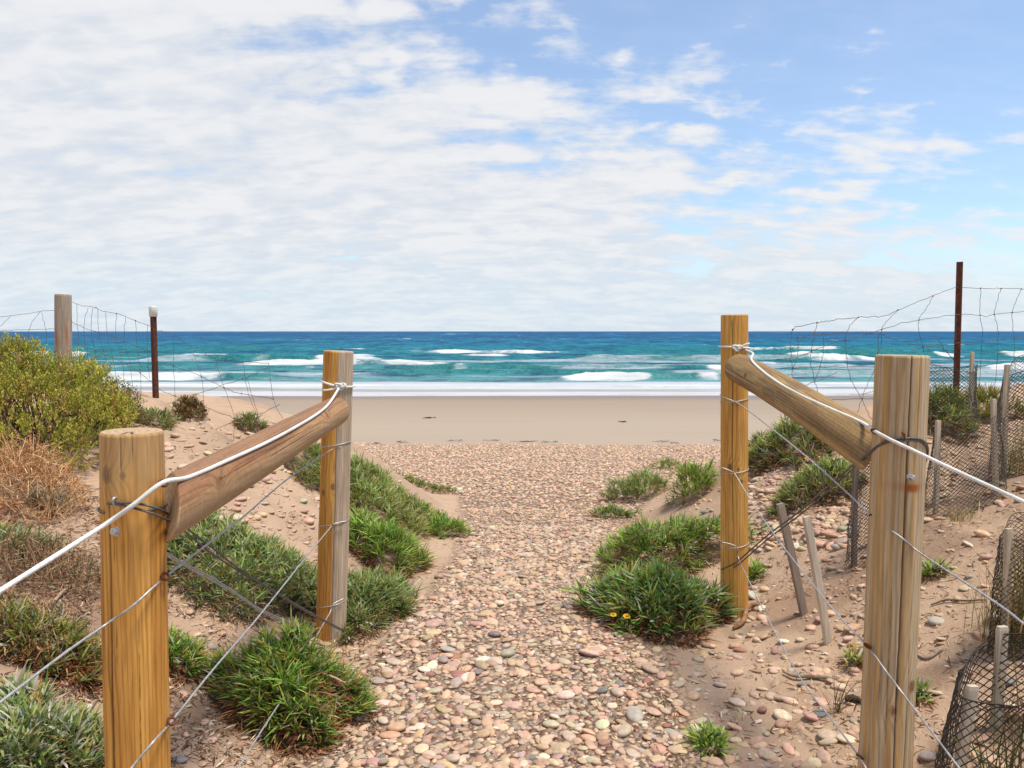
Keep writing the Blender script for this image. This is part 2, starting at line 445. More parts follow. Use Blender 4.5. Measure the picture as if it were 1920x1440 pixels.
def sea_surface(x, y):
    z = np.zeros_like(x); foam = np.zeros_like(x); lace = np.zeros_like(x); face = np.zeros_like(x)
    rag = .6 * (fbm(x * .9, y * .9, 3, 140) - .5) + .8 * (fbm(x * 2.2, y * 1.6, 2, 141) - .5)
    def ridge(y0, amp, width, seed, fthr, xs, trail, wob=3.0):
        nonlocal z, foam, lace, face
        line = y0 + wob * (fbm(x * .045, 0 * x, 3, seed) - .5) + .8 * (fbm(x * .3, 0 * x, 2, seed + 2) - .5)
        env = fbm(x * xs, 0 * x + 3, 3, seed + 7)
        A = amp * sstep(.32, .62, env)
        d = y - line
        prof = np.where(d < 0, np.exp(-(d / (width * .42)) ** 2), np.exp(-(d / (width * 1.4)) ** 2))
        b = fbm(x * xs * 1.9 + 9, 0 * x + seed * .37, 3, seed + 100)
        bs = np.clip((b - fthr) / .10, -1, 1.2) * sstep(.34, .5, env)
        lip = 1 + .22 * bs * (bs > 0) + .45 * rag * (bs > 0)
        z = z + A * prof * lip
        down = np.clip(-d / (width * .75), -.6, 3)
        foam = np.maximum(foam, np.clip(bs * 1.25 - .55 * np.maximum(down, 0) - 1.4 * np.maximum(-down, 0) + .9 * rag, 0, 1) * (d < width * .5))
        lace = np.maximum(lace, np.clip(bs + .35, 0, 1) * .62 * np.where(d < 0, sstep(-trail, -.3, d), sstep(1.5, 0, d)))
        face = np.maximum(face, np.exp(-((d + width * .3) / (width * .5)) ** 2) * sstep(.25, .7, A / amp))
    ridge(50.2, .33, 1.2, 301, .50, .10, 4.0, 2.0)
    ridge(56.5, .26, 1.3, 302, .64, .06, 5)
    ridge(64, .34, 1.5, 303, .54, .09, 6)
    ridge(73, .40, 1.7, 308, .55, .075, 6)
    ridge(83, .56, 2.1, 304, .515, .065, 8)
    ridge(95, .42, 2.4, 305, .57, .06, 6)
    ridge(110, .48, 3., 306, .62, .04, 6)
    ridge(130, .42, 3.5, 307, .66, .035, 5)
    ch = fbm(x * .35, y * .8, 4, 111) - .5
    z = z + .22 * ch * sstep(44, 60, y)
    z = z + .55 * (fbm(x * .06, y * .16, 3, 112) - .5) * sstep(70, 110, y)
    edge = 37.3 + 3.6 * (fbm(x * .045, 0 * x, 3, 121) - .5) + .9 * (fbm(x * .25, 0 * x, 3, 122) - .5)
    sw = 1 - sstep(45.5, 48.5, y + 1.5 * (fbm(x * .12, y * .4, 3, 124) - .5))
    gap = sstep(.50, .64, fbm(x * .045, y * .55, 4, 123))
    lace = np.maximum(lace, sw * (.84 - .75 * gap * (1 - sstep(41, 44.5, y))))
    foam = np.maximum(foam, .38 * np.exp(-((y - edge - .2) / .22) ** 2))
    foam = np.maximum(foam, sw * .75 * sstep(.52, .62, fbm(x * .09, y * .9, 4, 125)) * sstep(40, 44, y))
    mid = sstep(46, 49, y) * (1 - sstep(84, 98, y))
    lace = np.maximum(lace, mid * (.06 + .52 * sstep(.46, .64, fbm(x * .05, y * .20, 4, 131))))
    z = z * sstep(38, 46, y) + .03 * sstep(36, 38, y)
    shal = (1 - sstep(39, 46, y)) * .75 + .12 * (1 - sstep(46, 54, y))
    foam = np.where(y < edge, 0, foam)
    return z, foam, np.clip(shal, 0, 1), edge, lace, face

def build_sea():
    xs = axis(-100, 100, .32, -9000, 9000, 1.10)
    ya = np.arange(36.0, 60, .14); yb = np.arange(60, 132, .24)
    yc = axis(132, 133, .4, 132, 14000, 1.06)
    ys = np.concatenate([ya, yb, yc[yc > 132.1]])
    X, Y = np.meshgrid(xs, ys); x = X.ravel(); y = Y.ravel()
    z, foam, shal, edge, lace, face = sea_surface(x, y)
    lace = lace * (1 - sstep(110, 140, y))
    zz = SEA + z
    g = H(x, y)
    on = y < 48
    zz = np.where(on & (y > edge), np.maximum(zz, g + .012), zz)
    zz = np.where(y <= edge, g - .06, zz)
    foam = foam * (1 - sstep(140, 170, y))
    nx, ny = len(xs), len(ys)
    i = np.arange(ny - 1)[:, None] * nx + np.arange(nx - 1)[None]
    Fq = np.stack([i, i + 1, i + 1 + nx, i + nx], -1).reshape(-1, 4)
    solo('sea', (np.stack([x, y, zz], 1), Fq), sea_mat(), (0, 0, 0), kind='structure', attrs={'foam': foam, 'shallow': shal, 'lace': lace, 'face': face})
build_sea()

# ------------------------------------------------------------------ wood logs
def wood_color(s, t, kind, knots, seed):
    """s arc length (m), t length along (m)"""
    pal = {'honey': ((.66, .335, .08), (.54, .245, .05), (.20, .072, .016)),
           'grey': ((.56, .43, .27), (.44, .325, .20), (.16, .10, .053)),
           'yellow': ((.70, .395, .115), (.60, .31, .075), (.26, .105, .028)),
           'brown': ((.41, .235, .115), (.29, .145, .068), (.085, .036, .018)),
           'olive': ((.42, .28, .125), (.29, .18, .078), (.09, .05, .024))}[kind]
    a, b, d = (np.array(c) for c in pal)
    ph = 4.5 * fbm(s * 11, t * .5, 2, seed) + s * 70 + .7 * fbm(s * 40, t * 1.5, 2, seed + 3)
    kd = np.full(s.shape, 99.)
    for (ks, kt, kr) in knots:
        dd = np.sqrt(((s - ks) / kr) ** 2 + ((t - kt) / (kr * 1.25)) ** 2)
        ph = ph + 2.6 * np.exp(-dd * .55)
        kd = np.minimum(kd, dd)
    fr = ph - np.floor(ph)
    line = np.exp(-((fr - .5) / .12) ** 2)
    broad = fbm(s * 22, t * .9, 3, seed + 5)
    fine = fbm(s * 160, t * 5, 3, seed + 9)
    c = lerp(a, b, (sstep(.35, .7, broad))[:, None])
    c = lerp(c, d, (.50 * line * sstep(.25, .5, broad + .1))[:, None])
    c = lerp(c, d, (.36 * sstep(.55, .72, fine))[:, None])
    k1 = 1 - sstep(.7, 1.1, kd)
    c = lerp(c, np.array([.22, .10, .045]), (.75 * k1)[:, None])
    ring = (np.sin(kd * 14) * .5 + .5) * (1 - sstep(.9, 1.0, kd))
    c = lerp(c, np.array([.10, .045, .02]), (.5 * ring)[:, None])
    c = lerp(c, np.array([.10, .05, .02]), (.6 * np.exp(-((kd - 1.05) / .12) ** 2))[:, None])
    return c

def log(p0, p1, R0, R1, kind, seed, front=(0, -1, 0), nth=208, dt=.004, cracks=(), knots=(), post=None, bow=None, shear=None, bumpy=.0025, chamf=.0035):
    p0 = np.array(p0, float); p1 = np.array(p1, float)
    L = np.linalg.norm(p1 - p0); ax = (p1 - p0) / L
    f = np.array(front, float); f -= ax * (f @ ax); f /= np.linalg.norm(f)
    r = np.cross(f, ax); 
    if abs(r[0]) > .3 and r[0] < 0: r = -r
    nz = int(L / dt) + 2
    t = np.linspace(0, L, nz); th = np.arange(nth) / nth * 2 * math.pi - math.pi
    T, A = np.meshgrid(t, th, indexing='ij')
    Rb = R0 + (R1 - R0) * T / L
    R = Rb + bumpy * (fbm(np.cos(A) * 1.3 + 5, np.sin(A) * 1.3 + T * 3, 3, seed + 50) - .5) * 2
    s = A * Rb
    C = wood_color(s.ravel(), T.ravel(), kind, [(ka * (R0 + R1) / 2, kt, kr) for ka, kt, kr in knots], seed)
    C = C.reshape(nz, nth, 3)
    for (ca, t0, t1, wd, dep) in cracks:       # angle, start, end, half width (m), depth (m)
        cen = ca + .07 * (fbm(T * 3.0, 0 * T + ca * 7, 4, seed + 70) - .5) + .02 * (fbm(T * 40, 0 * T, 2, seed + 71) - .5)
        ww = .5 * wd * (.35 + .65 * np.sin(np.clip((T - t0) / (t1 - t0), 0, 1) * math.pi) ** .6) * ((T > t0) & (T < t1))
        g = np.exp(-(((A - cen) * Rb) / (ww + 1e-6)) ** 2) * (ww > 1e-5)
        R = R - .4 * dep * g
        C = lerp(C, np.array([.045, .025, .014]), (.9 * g)[..., None])
    if post is not None: C = post(A, T, C)
    # rounded ends
    e = np.minimum(T, L - T); R = R - chamf * np.clip(1 - e / chamf, 0, 1) ** 2
    # slightly uneven saw cut
    if shear is not None:
        k_, a_, end_ = shear
        off = k_ * R * np.cos(A - a_)
        wgt = np.clip(1 - T / .5, 0, 1) if end_ == 0 else np.clip(1 - (L - T) / .5, 0, 1)
        T = T + off * wgt * (-1 if end_ == 0 else 1)
    V = p0 + T[..., None] * ax + R[..., None] * (np.sin(A)[..., None] * r + np.cos(A)[..., None] * f)
    if bow is not None: V = V + (np.sin(T / L * math.pi))[..., None] * np.array(bow)
    V = V.reshape(-1, 3); C = C.reshape(-1, 3)
    i = np.arange(nz - 1)[:, None] * nth; j = np.arange(nth)[None]; j2 = (j + 1) % nth
    Fq = np.stack([i + j, i + j2, i + nth + j2, i + nth + j], -1).reshape(-1, 4)
    gs = [(V, [Fq], C)]
    for end in (0, 1):
        row = V[:nth] if end == 0 else V[-nth:]
        cen = row.mean(0); n = 12
        fr = np.linspace(1, 0, n)
        W = cen + fr[:, None, None] * (row - cen)[None]
        rr = np.repeat(fr[:, None], nth, 1); aa = np.repeat(th[None], n, 0)
        ring = .5 + .5 * np.sin(rr * 46 + 2.5 * fbm(np.cos(aa) * 2 + 9, np.sin(aa) * 2, 2, seed + 90))
        ec = lerp(np.array([.50, .36, .22]), np.array([.33, .21, .115]), ring[..., None] * .7)
        if kind in ('grey', 'olive'): ec = lerp(ec, np.array([.42, .36, .29]), .5)
        for ck in cracks:
            if (end == 1 and ck[2] > L - .02) or (end == 0 and ck[1] < .02):
                d_ = np.abs(aa - ck[0]) * rr
                ec = lerp(ec, np.array([.05, .03, .02]), (np.exp(-(d_ / .06) ** 2) * sstep(.1, .5, rr))[..., None])
        W = W.reshape(-1, 3)
        ii = np.arange(n - 1)[:, None] * nth
        q = np.stack([ii + j, ii + nth + j, ii + nth + j2, ii + j2], -1).reshape(-1, 4)
        if end == 0: q = q[:, ::-1]
        gs.append((W, [q], ec.reshape(-1, 3)))
    return join(gs)

def post_geo(top, bot, Y, D, **kw):
    a = P(*top, Y); b = P(*bot, Y)
    d = (b - a) / np.linalg.norm(b - a)
    gz = H(b[0], b[1]) - .12
    e = a + d * ((a[2] - gz) / -d[2])
    L = np.linalg.norm(a - e)
    # cracks / knots are given measured DOWN from the top
    kw['cracks'] = [(c[0], L - c[2], L - c[1] + (.01 if c[1] <= 0 else 0), c[3], c[4]) for c in kw.get('cracks', ())]
    kw['knots'] = [(k[0], L - k[1], k[2]) for k in kw.get('knots', ())]
    return log(e, a, D / 2 * kw.pop('flare', 1.04), D / 2, **kw), L

def grey_top(depth, amt, col=(.36, .265, .155)):
    def f(A, T, C):
        L = T.max(); d = L - T
        m = amt * (1 - sstep(depth * .1, depth, d + .06 * (fbm(A * 2, T * 6, 3, 5) - .5) * 2))
        C = lerp(C, np.array(col) * (0.35 + 1.3 * fbm(A * 7, T * 5, 4, 6))[..., None], m[..., None])
        return C
    return f

YNL, YFL, YNR, YFR = 1.70, 3.57, 2.30, 3.86
# ---- left fence
gl, LNL = post_geo((247, 808), (259, 1440), YNL, .128, kind='honey', seed=3, post=grey_top(.22, .55),
                  cracks=[(-.36, .14, 1.7, .0062, .018), (.10, 0, .09, .002, .006), (.45, 0, .06, .0018, .005), (-.15, .2, .5, .0012, .003), (.55, .35, .9, .0012, .003)],
                  knots=[(-.45, .085, .013), (.14, .085, .006), (-1.2, .5, .012)])
base = P(259, 1440, YNL); base = np.array([base[0], base[1], H(base[0], base[1])])
LF = thing('post_and_rail_fence', 'honey and brown pine fence with sloping rail left of the pebble path', 'fence', base, 'pine fences flanking the path')
pnl = part('post', gl, M_WOOD, LF, label='thick honey coloured near post with weathered top and long crack')
def split_grey(A, T, C):
    g = np.array([.43, .355, .265])
    m = sstep(.10, .26, A + .05 * (fbm(T * 5, 0 * T, 3, 8) - .5)) 
    gg = g * (.55 + .9 * fbm(A * 14, T * 3, 4, 9))[..., None]
    C = lerp(C, gg, (.85 * m)[..., None])
    return C
gfl, LFL = post_geo((635, 658), (620, 1212), YFL, .131, kind='honey', seed=13, post=split_grey,
                    cracks=[(.22, .30, 1.35, .0045, .012), (.32, .1, .4, .0015, .005), (.55, .6, 1.2, .0015, .004)],
                    knots=[(.38, .115, .011), (.12, .60, .012), (-.6, .63, .01)])
pfl = part('post', gfl, M_WOOD, LF, label='far post half orange and half silvery grey')
ra, rb = P(316, 951, 1.76), P(629, 771, 3.435)
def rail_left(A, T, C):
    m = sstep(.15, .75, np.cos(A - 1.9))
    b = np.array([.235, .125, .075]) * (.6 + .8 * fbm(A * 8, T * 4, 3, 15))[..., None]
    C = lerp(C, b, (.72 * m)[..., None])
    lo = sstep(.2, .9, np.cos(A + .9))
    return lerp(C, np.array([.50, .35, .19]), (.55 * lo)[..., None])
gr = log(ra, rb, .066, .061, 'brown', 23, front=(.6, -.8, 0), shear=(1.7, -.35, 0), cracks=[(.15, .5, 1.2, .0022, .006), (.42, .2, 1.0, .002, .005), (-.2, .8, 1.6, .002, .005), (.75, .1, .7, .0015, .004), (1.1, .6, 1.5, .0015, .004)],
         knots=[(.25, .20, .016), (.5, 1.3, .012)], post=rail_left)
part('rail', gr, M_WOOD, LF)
RAIL_L = (ra, rb, .062)

# ---- right fence
def rust_post(A, T, C):
    L = T.max(); d = L - T
    n = fbm(A * 6, T * 2, 4, 33)
    st = sstep(.45, .7, fbm(A * 5.5, T * .8, 3, 34))
    C = lerp(C, np.array([.46, .265, .085]) * (.6 + .8 * n)[..., None], (.8 * st)[..., None])
    r = np.exp(-((A - .12) / .26) ** 2) * np.exp(-((d - .373) / .012) ** 4)
    r2 = np.exp(-((A + .1) / .8) ** 2) * np.exp(-((d - .368) / .014) ** 2) * .35
    return lerp(C, np.array([.30, .085, .02]), np.clip(.85 * r + r2, 0, 1)[..., None])
gnr, LNR = post_geo((1692, 666), (1659, 1440), YNR, .144, kind='grey', seed=43, post=rust_post, flare=1.03,
                    cracks=[(-.12, 0, 1.6, .0048, .016), (.22, 0, .30, .003, .005), (-.5, .6, 1.2, .002, .003), (.3, .8, 1.5, .003, .005)],
                    knots=[(.55, .95, .013), (-.25, 1.02, .010)])
base = P(1659, 1440, YNR); base = np.array([base[0], base[1], H(base[0], base[1])])
RF = thing('post_and_rail_fence', 'grey and yellow pine fence with sloping rail right of the pebble path', 'fence', base, 'pine fences flanking the path')
pnr = part('post', gnr, M_WOOD, RF, label='thick grey weathered near post with deep split and rust stain')
gfr, LFR = post_geo((1377, 590), (1377, 1168), YFR, .129, kind='yellow', seed=53,
                    cracks=[(-.42, .03, 1.0, .0035, .010), (.3, 0, .3, .0012, .003)], knots=[(.02, .74, .006), (.25, .80, .009), (-.6, .73, .012)])
pfr = part('post', gfr, M_WOOD, RF, label='tall yellow pine far post')
ra2, rb2 = P(1640, 847, 2.46), P(1384, 690, 3.72)
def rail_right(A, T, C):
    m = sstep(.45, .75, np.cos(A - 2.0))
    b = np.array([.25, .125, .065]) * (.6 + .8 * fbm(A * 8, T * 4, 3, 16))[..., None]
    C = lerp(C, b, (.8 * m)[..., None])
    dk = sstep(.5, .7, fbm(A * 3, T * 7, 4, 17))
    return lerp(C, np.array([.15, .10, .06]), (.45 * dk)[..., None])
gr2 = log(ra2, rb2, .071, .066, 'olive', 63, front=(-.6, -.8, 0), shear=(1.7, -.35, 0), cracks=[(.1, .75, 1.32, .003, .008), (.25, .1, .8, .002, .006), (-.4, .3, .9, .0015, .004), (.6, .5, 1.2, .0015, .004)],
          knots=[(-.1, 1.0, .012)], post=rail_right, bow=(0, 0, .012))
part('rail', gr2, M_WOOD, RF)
RAIL_R = (ra2, rb2, .068)

# ---- wires on the fences
def hel(c, axis, r, z, ang0, ang1, n=24, lean=0.0):
    a = np.linspace(ang0, ang1, n)
    return [np.array([c[0] + r * math.sin(q), c[1] - r * math.cos(q), z + lean * math.sin(q)]) for q in a]
def post_center(post_top, post_bot, Y, v):
    u = np.interp(v, [post_top[1], post_bot[1]], [post_top[0], post_bot[0]])
    return P(u, v, Y)

def wirepx(pts, r=.0027, k=6, sm=6): return tube([P(*q) for q in pts], r, k, sm)
def wrap(top, bot, Y, R, v, r=.002, drop=.012):
    c = post_center(top, bot, Y, v)
    return tube(hel(c, None, R + r * .6, c[2], -math.pi, math.pi, 40, drop), r, 6)

FLt, FLb = (635, 658), (620, 1212)
FRt, FRb = (1377, 590), (1377, 1168)
part('wire', join([wrap(FLt, FLb, YFL, .067, 832), wirepx([(640, 838, 3.49), (617, 846, 3.47), (537, 900, 2.98), (462, 964, 2.48), (400, 1012, 2.12), (312, 1080, 1.72), (250, 1135, 1.615), (200, 1170, 1.62), (125, 1222, 1.5), (0, 1317, 1.33), (-120, 1410, 1.2)])]), M_WIRE, LF)
part('wire', join([wrap(FLt, FLb, YFL, .067, 978), wirepx([(650, 977, 3.52), (627, 982, 3.485), (617, 992, 3.46), (560, 1062, 3.0), (480, 1162, 2.4), (400, 1255, 2.0), (322, 1352, 1.73), (290, 1388, 1.61), (245, 1442, 1.58), (200, 1500, 1.5)])]), M_WIRE, LF)
part('wire', join([wrap(FLt, FLb, YFL, .067, 1128), wirepx([(645, 1122, 3.52), (625, 1133, 3.485), (618, 1150, 3.46), (595, 1190, 3.25), (560, 1262, 2.95), (500, 1355, 2.4), (445, 1442, 2.05), (400, 1510, 1.9)])]), M_WIRE, LF)
def bands(a, off): return [(u + off[0], v + off[1], y + off[2]) for u, v, y in a]
dl = [(405, 1035, 2.35), (455, 1072, 2.55), (505, 1102, 2.8), (570, 1142, 3.15), (645, 1182, 3.49)]
part('tie_wire', join([tube([P(192, 952, 1.72), P(198, 944, 1.655), P(215, 943, 1.638), P(255, 944, 1.632), P(300, 955, 1.66), P(330, 975, 1.85), P(405, 1033, 2.30)] + [P(*q) for q in dl[1:]], .0026, 6, 8),
                       tube([P(192, 955, 1.72), P(198, 946, 1.655), P(215, 945, 1.637), P(260, 955, 1.632), P(303, 970, 1.66), P(340, 992, 1.85), P(400, 1040, 2.28)] + [P(*q) for q in bands(dl[1:], (0, 3, .0))], .0026, 6, 8),
                       tube(hel(post_center((247, 808), (259, 1440), YNL, 950), None, .0665, P(250, 950, YNL)[2], -5.4, -.55, 30, .0), .0028, 6),
                       tube([P(448 + 6 * math.sin(i * 1.1), 1066 + i * 2.2, 2.52 + .02 * i) for i in range(12)], .0024, 6, 4)]), M_DWIRE, LF)
part('tie_wire', join([wirepx([(300, 1030, 1.78), (345, 1056, 2.0), (400, 1085, 2.3), (440, 1110, 2.5), (500, 1148, 2.85), (585, 1182, 3.5), (612, 1186, 3.62)]), wirepx([(300, 1034, 1.78), (345, 1060, 2.0), (400, 1090, 2.3), (440, 1113, 2.5), (500, 1152, 2.85), (585, 1184, 3.5), (612, 1189, 3.62)])]), M_WIRE, LF)
part('wire', join([wrap(FRt, FRb, YFR, .066, 750), wirepx([(1350, 740, 3.84), (1360, 746, 3.80), (1375, 752, 3.785), (1385, 757, 3.78), (1410, 775, 3.65), (1480, 830, 3.25), (1540, 880, 2.85), (1590, 925, 2.55), (1637, 970, 2.32), (1690, 1008, 2.215), (1730, 1040, 2.2), (1870, 1132, 1.85), (1920, 1170, 1.72), (2000, 1230, 1.6)])]), M_WIRE, RF)
part('wire', join([wrap(FRt, FRb, YFR, .066, 882), wirepx([(1352, 876, 3.80), (1372, 884, 3.785), (1380, 892, 3.78), (1410, 942, 3.6), (1450, 1000, 3.3), (1480, 1040, 3.15), (1560, 1140, 2.65), (1625, 1210, 2.30), (1660, 1257, 2.215), (1700, 1310, 2.16), (1800, 1442, 1.85), (1860, 1520, 1.75)])]), M_WIRE, RF)
part('wire', join([wrap(FRt, FRb, YFR, .066, 1020), wirepx([(1352, 1016, 3.80), (1375, 1022, 3.785), (1383, 1030, 3.78), (1388, 1055, 3.76), (1440, 1160, 3.3), (1500, 1270, 2.8), (1560, 1350, 2.5), (1610, 1418, 2.28), (1640, 1465, 2.21), (1700, 1530, 2.1)])]), M_WIRE, RF)
dr = [(1590, 880, 2.62), (1560, 906, 2.75), (1500, 958, 3.05), (1440, 1003, 3.42), (1395, 1042, 3.74), (1378, 1056, 3.787), (1352, 1068, 3.84)]
cnr = post_center((1692, 666), (1659, 1440), YNR, 835)
def wr(A0, A1, z0, z1, n=10):
    return [np.array([cnr[0] + .0755 * math.sin(a), cnr[1] - .0755 * math.cos(a), z]) for a, z in zip(np.linspace(A0, A1, n), np.linspace(z0, z1, n))]
zt = P(1690, 822, 2.22)[2]
arc = [np.array([cnr[0] + .0755 * math.sin(a), cnr[1] - .0755 * math.cos(a), zt - .035 * (a - .0) ** 2 * (1 if a > 0 else .35)]) for a in np.linspace(1.5, -.9, 14)]
part('tie_wire', join([tube(arc + [P(1620, 855, 2.36)] + [P(*q) for q in dr], .0034, 6, 6),
                       tube([p + np.array([0, 0, -.006]) for p in arc] + [P(1620, 857, 2.36)] + [P(*q) for q in bands(dr, (3, 5, 0))], .003, 6, 6)]), M_DWIRE, RF)

# staples, bolts
def ring(c, r, wr_, nrm, n=20):
    nrm = np.array(nrm, float) / np.linalg.norm(nrm); a = np.cross(nrm, [0, 0, 1.]); a /= np.linalg.norm(a); b = np.cross(nrm, a)
    return tube([np.array(c) + r * (math.cos(q) * a + math.sin(q) * b) for q in np.linspace(0, 2 * math.pi, n)], wr_, 6)
def hexbolt(c, nrm, r=.0085, h=.008, k=6):
    c = np.array(c); nrm = np.array(nrm, float) / np.linalg.norm(nrm); a = np.cross(nrm, [0, 0, 1.]); a /= np.linalg.norm(a); b = np.cross(nrm, a)
    gs = []
    def cyl(r0, r1, z0, z1, k):
        q = np.arange(k) / k * 2 * math.pi
        lo = c + nrm * z0 + r0 * (np.cos(q)[:, None] * a + np.sin(q)[:, None] * b); hi = c + nrm * z1 + r1 * (np.cos(q)[:, None] * a + np.sin(q)[:, None] * b)
        j = np.arange(k); V = np.vstack([lo, hi, c + nrm * z1])
        return V, [np.stack([np.full(k, 2 * k), k + j, k + (j + 1) % k], -1), np.stack([j, (j + 1) % k, k + (j + 1) % k, k + j], -1)]
    return join([cyl(r * 1.35, r * 1.35, -.003, .0015, 16), cyl(r, r, .0015, h * .8, k), cyl(r, r * .8, h * .8, h, k)])
part('bolt', hexbolt(P(216, 996, 1.6390), (-.3, -1, 0)), M_BOLT, pnl, smooth=False)
part('bolt', hexbolt(P(1706, 894, 2.2295), (.35, -1, -.1), .0085, .016), M_BOLT, pnr, smooth=False)
for (u, v, y, par) in ((306, 906, 1.668, pnl), (310, 1081, 1.69, pnl), (322, 1352, 1.70, pnl)):
    part('staple', ring(P(u, v, y), .0085, .0028, (.5, -.3, .6)), M_RUST, par)
part('staple', tube([P(216, 950, 1.642), P(212, 940, 1.628), P(214, 934, 1.63), P(221, 934, 1.642)], .003, 6, 6), M_WIRE, pnl)
for (u, v, y, par) in ((1640, 809, 2.262, pnr), (1637, 969, 2.30, pnr), (1626, 1211, 2.275, pnr), (1612, 1419, 2.275, pnr)):
    part('staple', ring(P(u, v, y), .0095, .0032, (.6, .3, .6)), M_RUST, par)
part('staple', tube([P(1697, 824, 2.236), P(1695, 816, 2.212), P(1694, 812, 2.214), P(1692, 812, 2.235)], .003, 6, 6), M_RUST, pnr)

# ---- ropes
def on_rail(rail, u_list, up_px):
    a, b, R = rail
    out = []
    for s, k in u_list:
        c = a + (b - a) * s
        ax = (b - a) / np.linalg.norm(b - a)
        toward = CAM - c; toward -= ax * (toward @ ax); toward /= np.linalg.norm(toward)
        upv = np.array([0, 0, 1.]); upv -= ax * (upv @ ax); upv /= np.linalg.norm(upv)
        side = np.cross(ax, toward); side /= np.linalg.norm(side)
        if side[2] < 0: side = -side
        out.append(c + (R + .0075) * (math.cos(k) * toward + math.sin(k) * side))
    return out
rl = [P(-160, 1210, 1.16), P(0, 1108, 1.35), P(100, 1045, 1.50), P(195, 985, 1.612), P(250, 947, 1.622), P(305, 905, 1.662)]
rl += on_rail(RAIL_L, [(.02, .55), (.15, .42), (.35, .30), (.55, .30), (.72, .38), (.86, .62)], 0)
rl += [P(636, 727, 3.478)]
kn = P(638, 724, 3.47)
loopL = []
cfl = post_center(FLt, FLb, YFL, 722)
for q in np.linspace(-.05, 2 * math.pi - .1, 40):
    loopL.append(np.array([cfl[0] + .0715 * math.sin(q + .1), cfl[1] - .0715 * math.cos(q + .1), cfl[2] + .012 * math.sin(q * .5) - .014 * math.sin(q)]))
def knot(c, r=.012, wr_=.005):
    pts = []
    for q in np.linspace(0, 2 * math.pi, 60):
        pts.append(np.array(c) + r * np.array([math.sin(q) + 2 * math.sin(2 * q), -math.sin(3 * q) * .8, (math.cos(q) - 2 * math.cos(2 * q)) * .6]) * .7)
    return tube(pts, wr_, 7)
geo = join([tube(rl, .0051, 8, 10), tube(loopL, .0052, 8), knot(kn), tube([P(632, 728, 3.475), P(618, 731, 3.472), P(606, 732, 3.49)], .0045, 7, 4)])
solo('rope', geo, M_ROPE, rl[5], 'white rope tied to half grey post and lying along the left rail', 'rope', 'white ropes strung along the fences')
rr = [P(1398, 656, 3.765)] + [P(1412, 663, 3.70)]
rr += on_rail(RAIL_R, [(.86, .95), (.72, .62), (.55, .46), (.38, .48), (.2, .66), (.06, .86)], 0)[0:]
rr += [P(1640, 808, 2.262), P(1665, 822, 2.215), P(1690, 834, 2.2), P(1720, 848, 2.2), P(1800, 886, 2.02), P(1920, 941, 1.78), P(2080, 1015, 1.55)]
cfr = post_center(FRt, FRb, YFR, 651)
loopR = [np.array([cfr[0] + .0705 * math.sin(q), cfr[1] - .0705 * math.cos(q), cfr[2] - .004 * math.sin(q)]) for q in np.linspace(0, 2 * math.pi, 40)]
geo = join([tube(rr, .0051, 8, 10), tube(loopR, .0050, 8), knot(P(1382, 652, 3.77), .0115), tube([P(1388, 652, 3.765), P(1398, 646, 3.76), P(1405, 644, 3.765)], .005, 7, 4)])
solo('rope', geo, M_ROPE, rr[8], 'white rope tied to tall yellow post and draped along the right rail', 'rope', 'white ropes strung along the fences')

# ------------------------------------------------------------------ steel pickets and wire mesh
def star_picket(u, vtop, Y, leanpx=0, w=.024):
    t = P(u, vtop, Y); b = np.array([t[0] + leanpx, t[1], H(t[0], t[1]) - .15])
    n = 30; zz = np.linspace(0, 1, n)
    sec = []
    for k in range(3):
        a = k * 2 * math.pi / 3 + .9
        d = np.array([math.cos(a), math.sin(a)]); p_ = np.array([-d[1], d[0]])
        sec += [d * w + p_ * .004, d * w - p_ * .004]
        a2 = a + math.pi / 3; d2 = np.array([math.cos(a2), math.sin(a2)])
        # valley after each arm
    order = [0, 1]
    pts = []
    for k in range(3):
        a = k * 2 * math.pi / 3 + .9
        d = np.array([math.cos(a), math.sin(a)]); p_ = np.array([-d[1], d[0]])
        av = a - math.pi / 3; dv = np.array([math.cos(av), math.sin(av)])
        pts += [dv * .0065, d * w - p_ * .0035, d * w + p_ * .0035]
    sec = np.array(pts); k = len(sec)
    V = np.array([np.append(sec + (b + (t - b) * z)[:2], np.full((k, 1), (b + (t - b) * z)[2]), 1) for z in zz]).reshape(-1, 3)
    i = np.arange(n - 1)[:, None] * k; j = np.arange(k)[None]; j2 = (j + 1) % k
    Fq = np.stack([i + j, i + j2, i + k + j2, i + k + j], -1).reshape(-1, 4)
    V = np.vstack([V, t]); jj = np.arange(k)
    F3 = np.stack([np.full(k, n * k), (n - 1) * k + jj, (n - 1) * k + (jj + 1) % k], -1)
    return (V, [F3, Fq]), np.array([t[0], t[1], H(t[0], t[1])]), t

def seg(pts, r=.0017, sm=5, jit=.0025):
    return tube([P(*q) for q in pts], r, 5, sm, jit)
def knots(pts, r=.005):
    gs = []
    for q in pts:
        c = P(*q); V, Fc = ICO[1]; gs.append((V * r + c, [Fc]))
    return gs
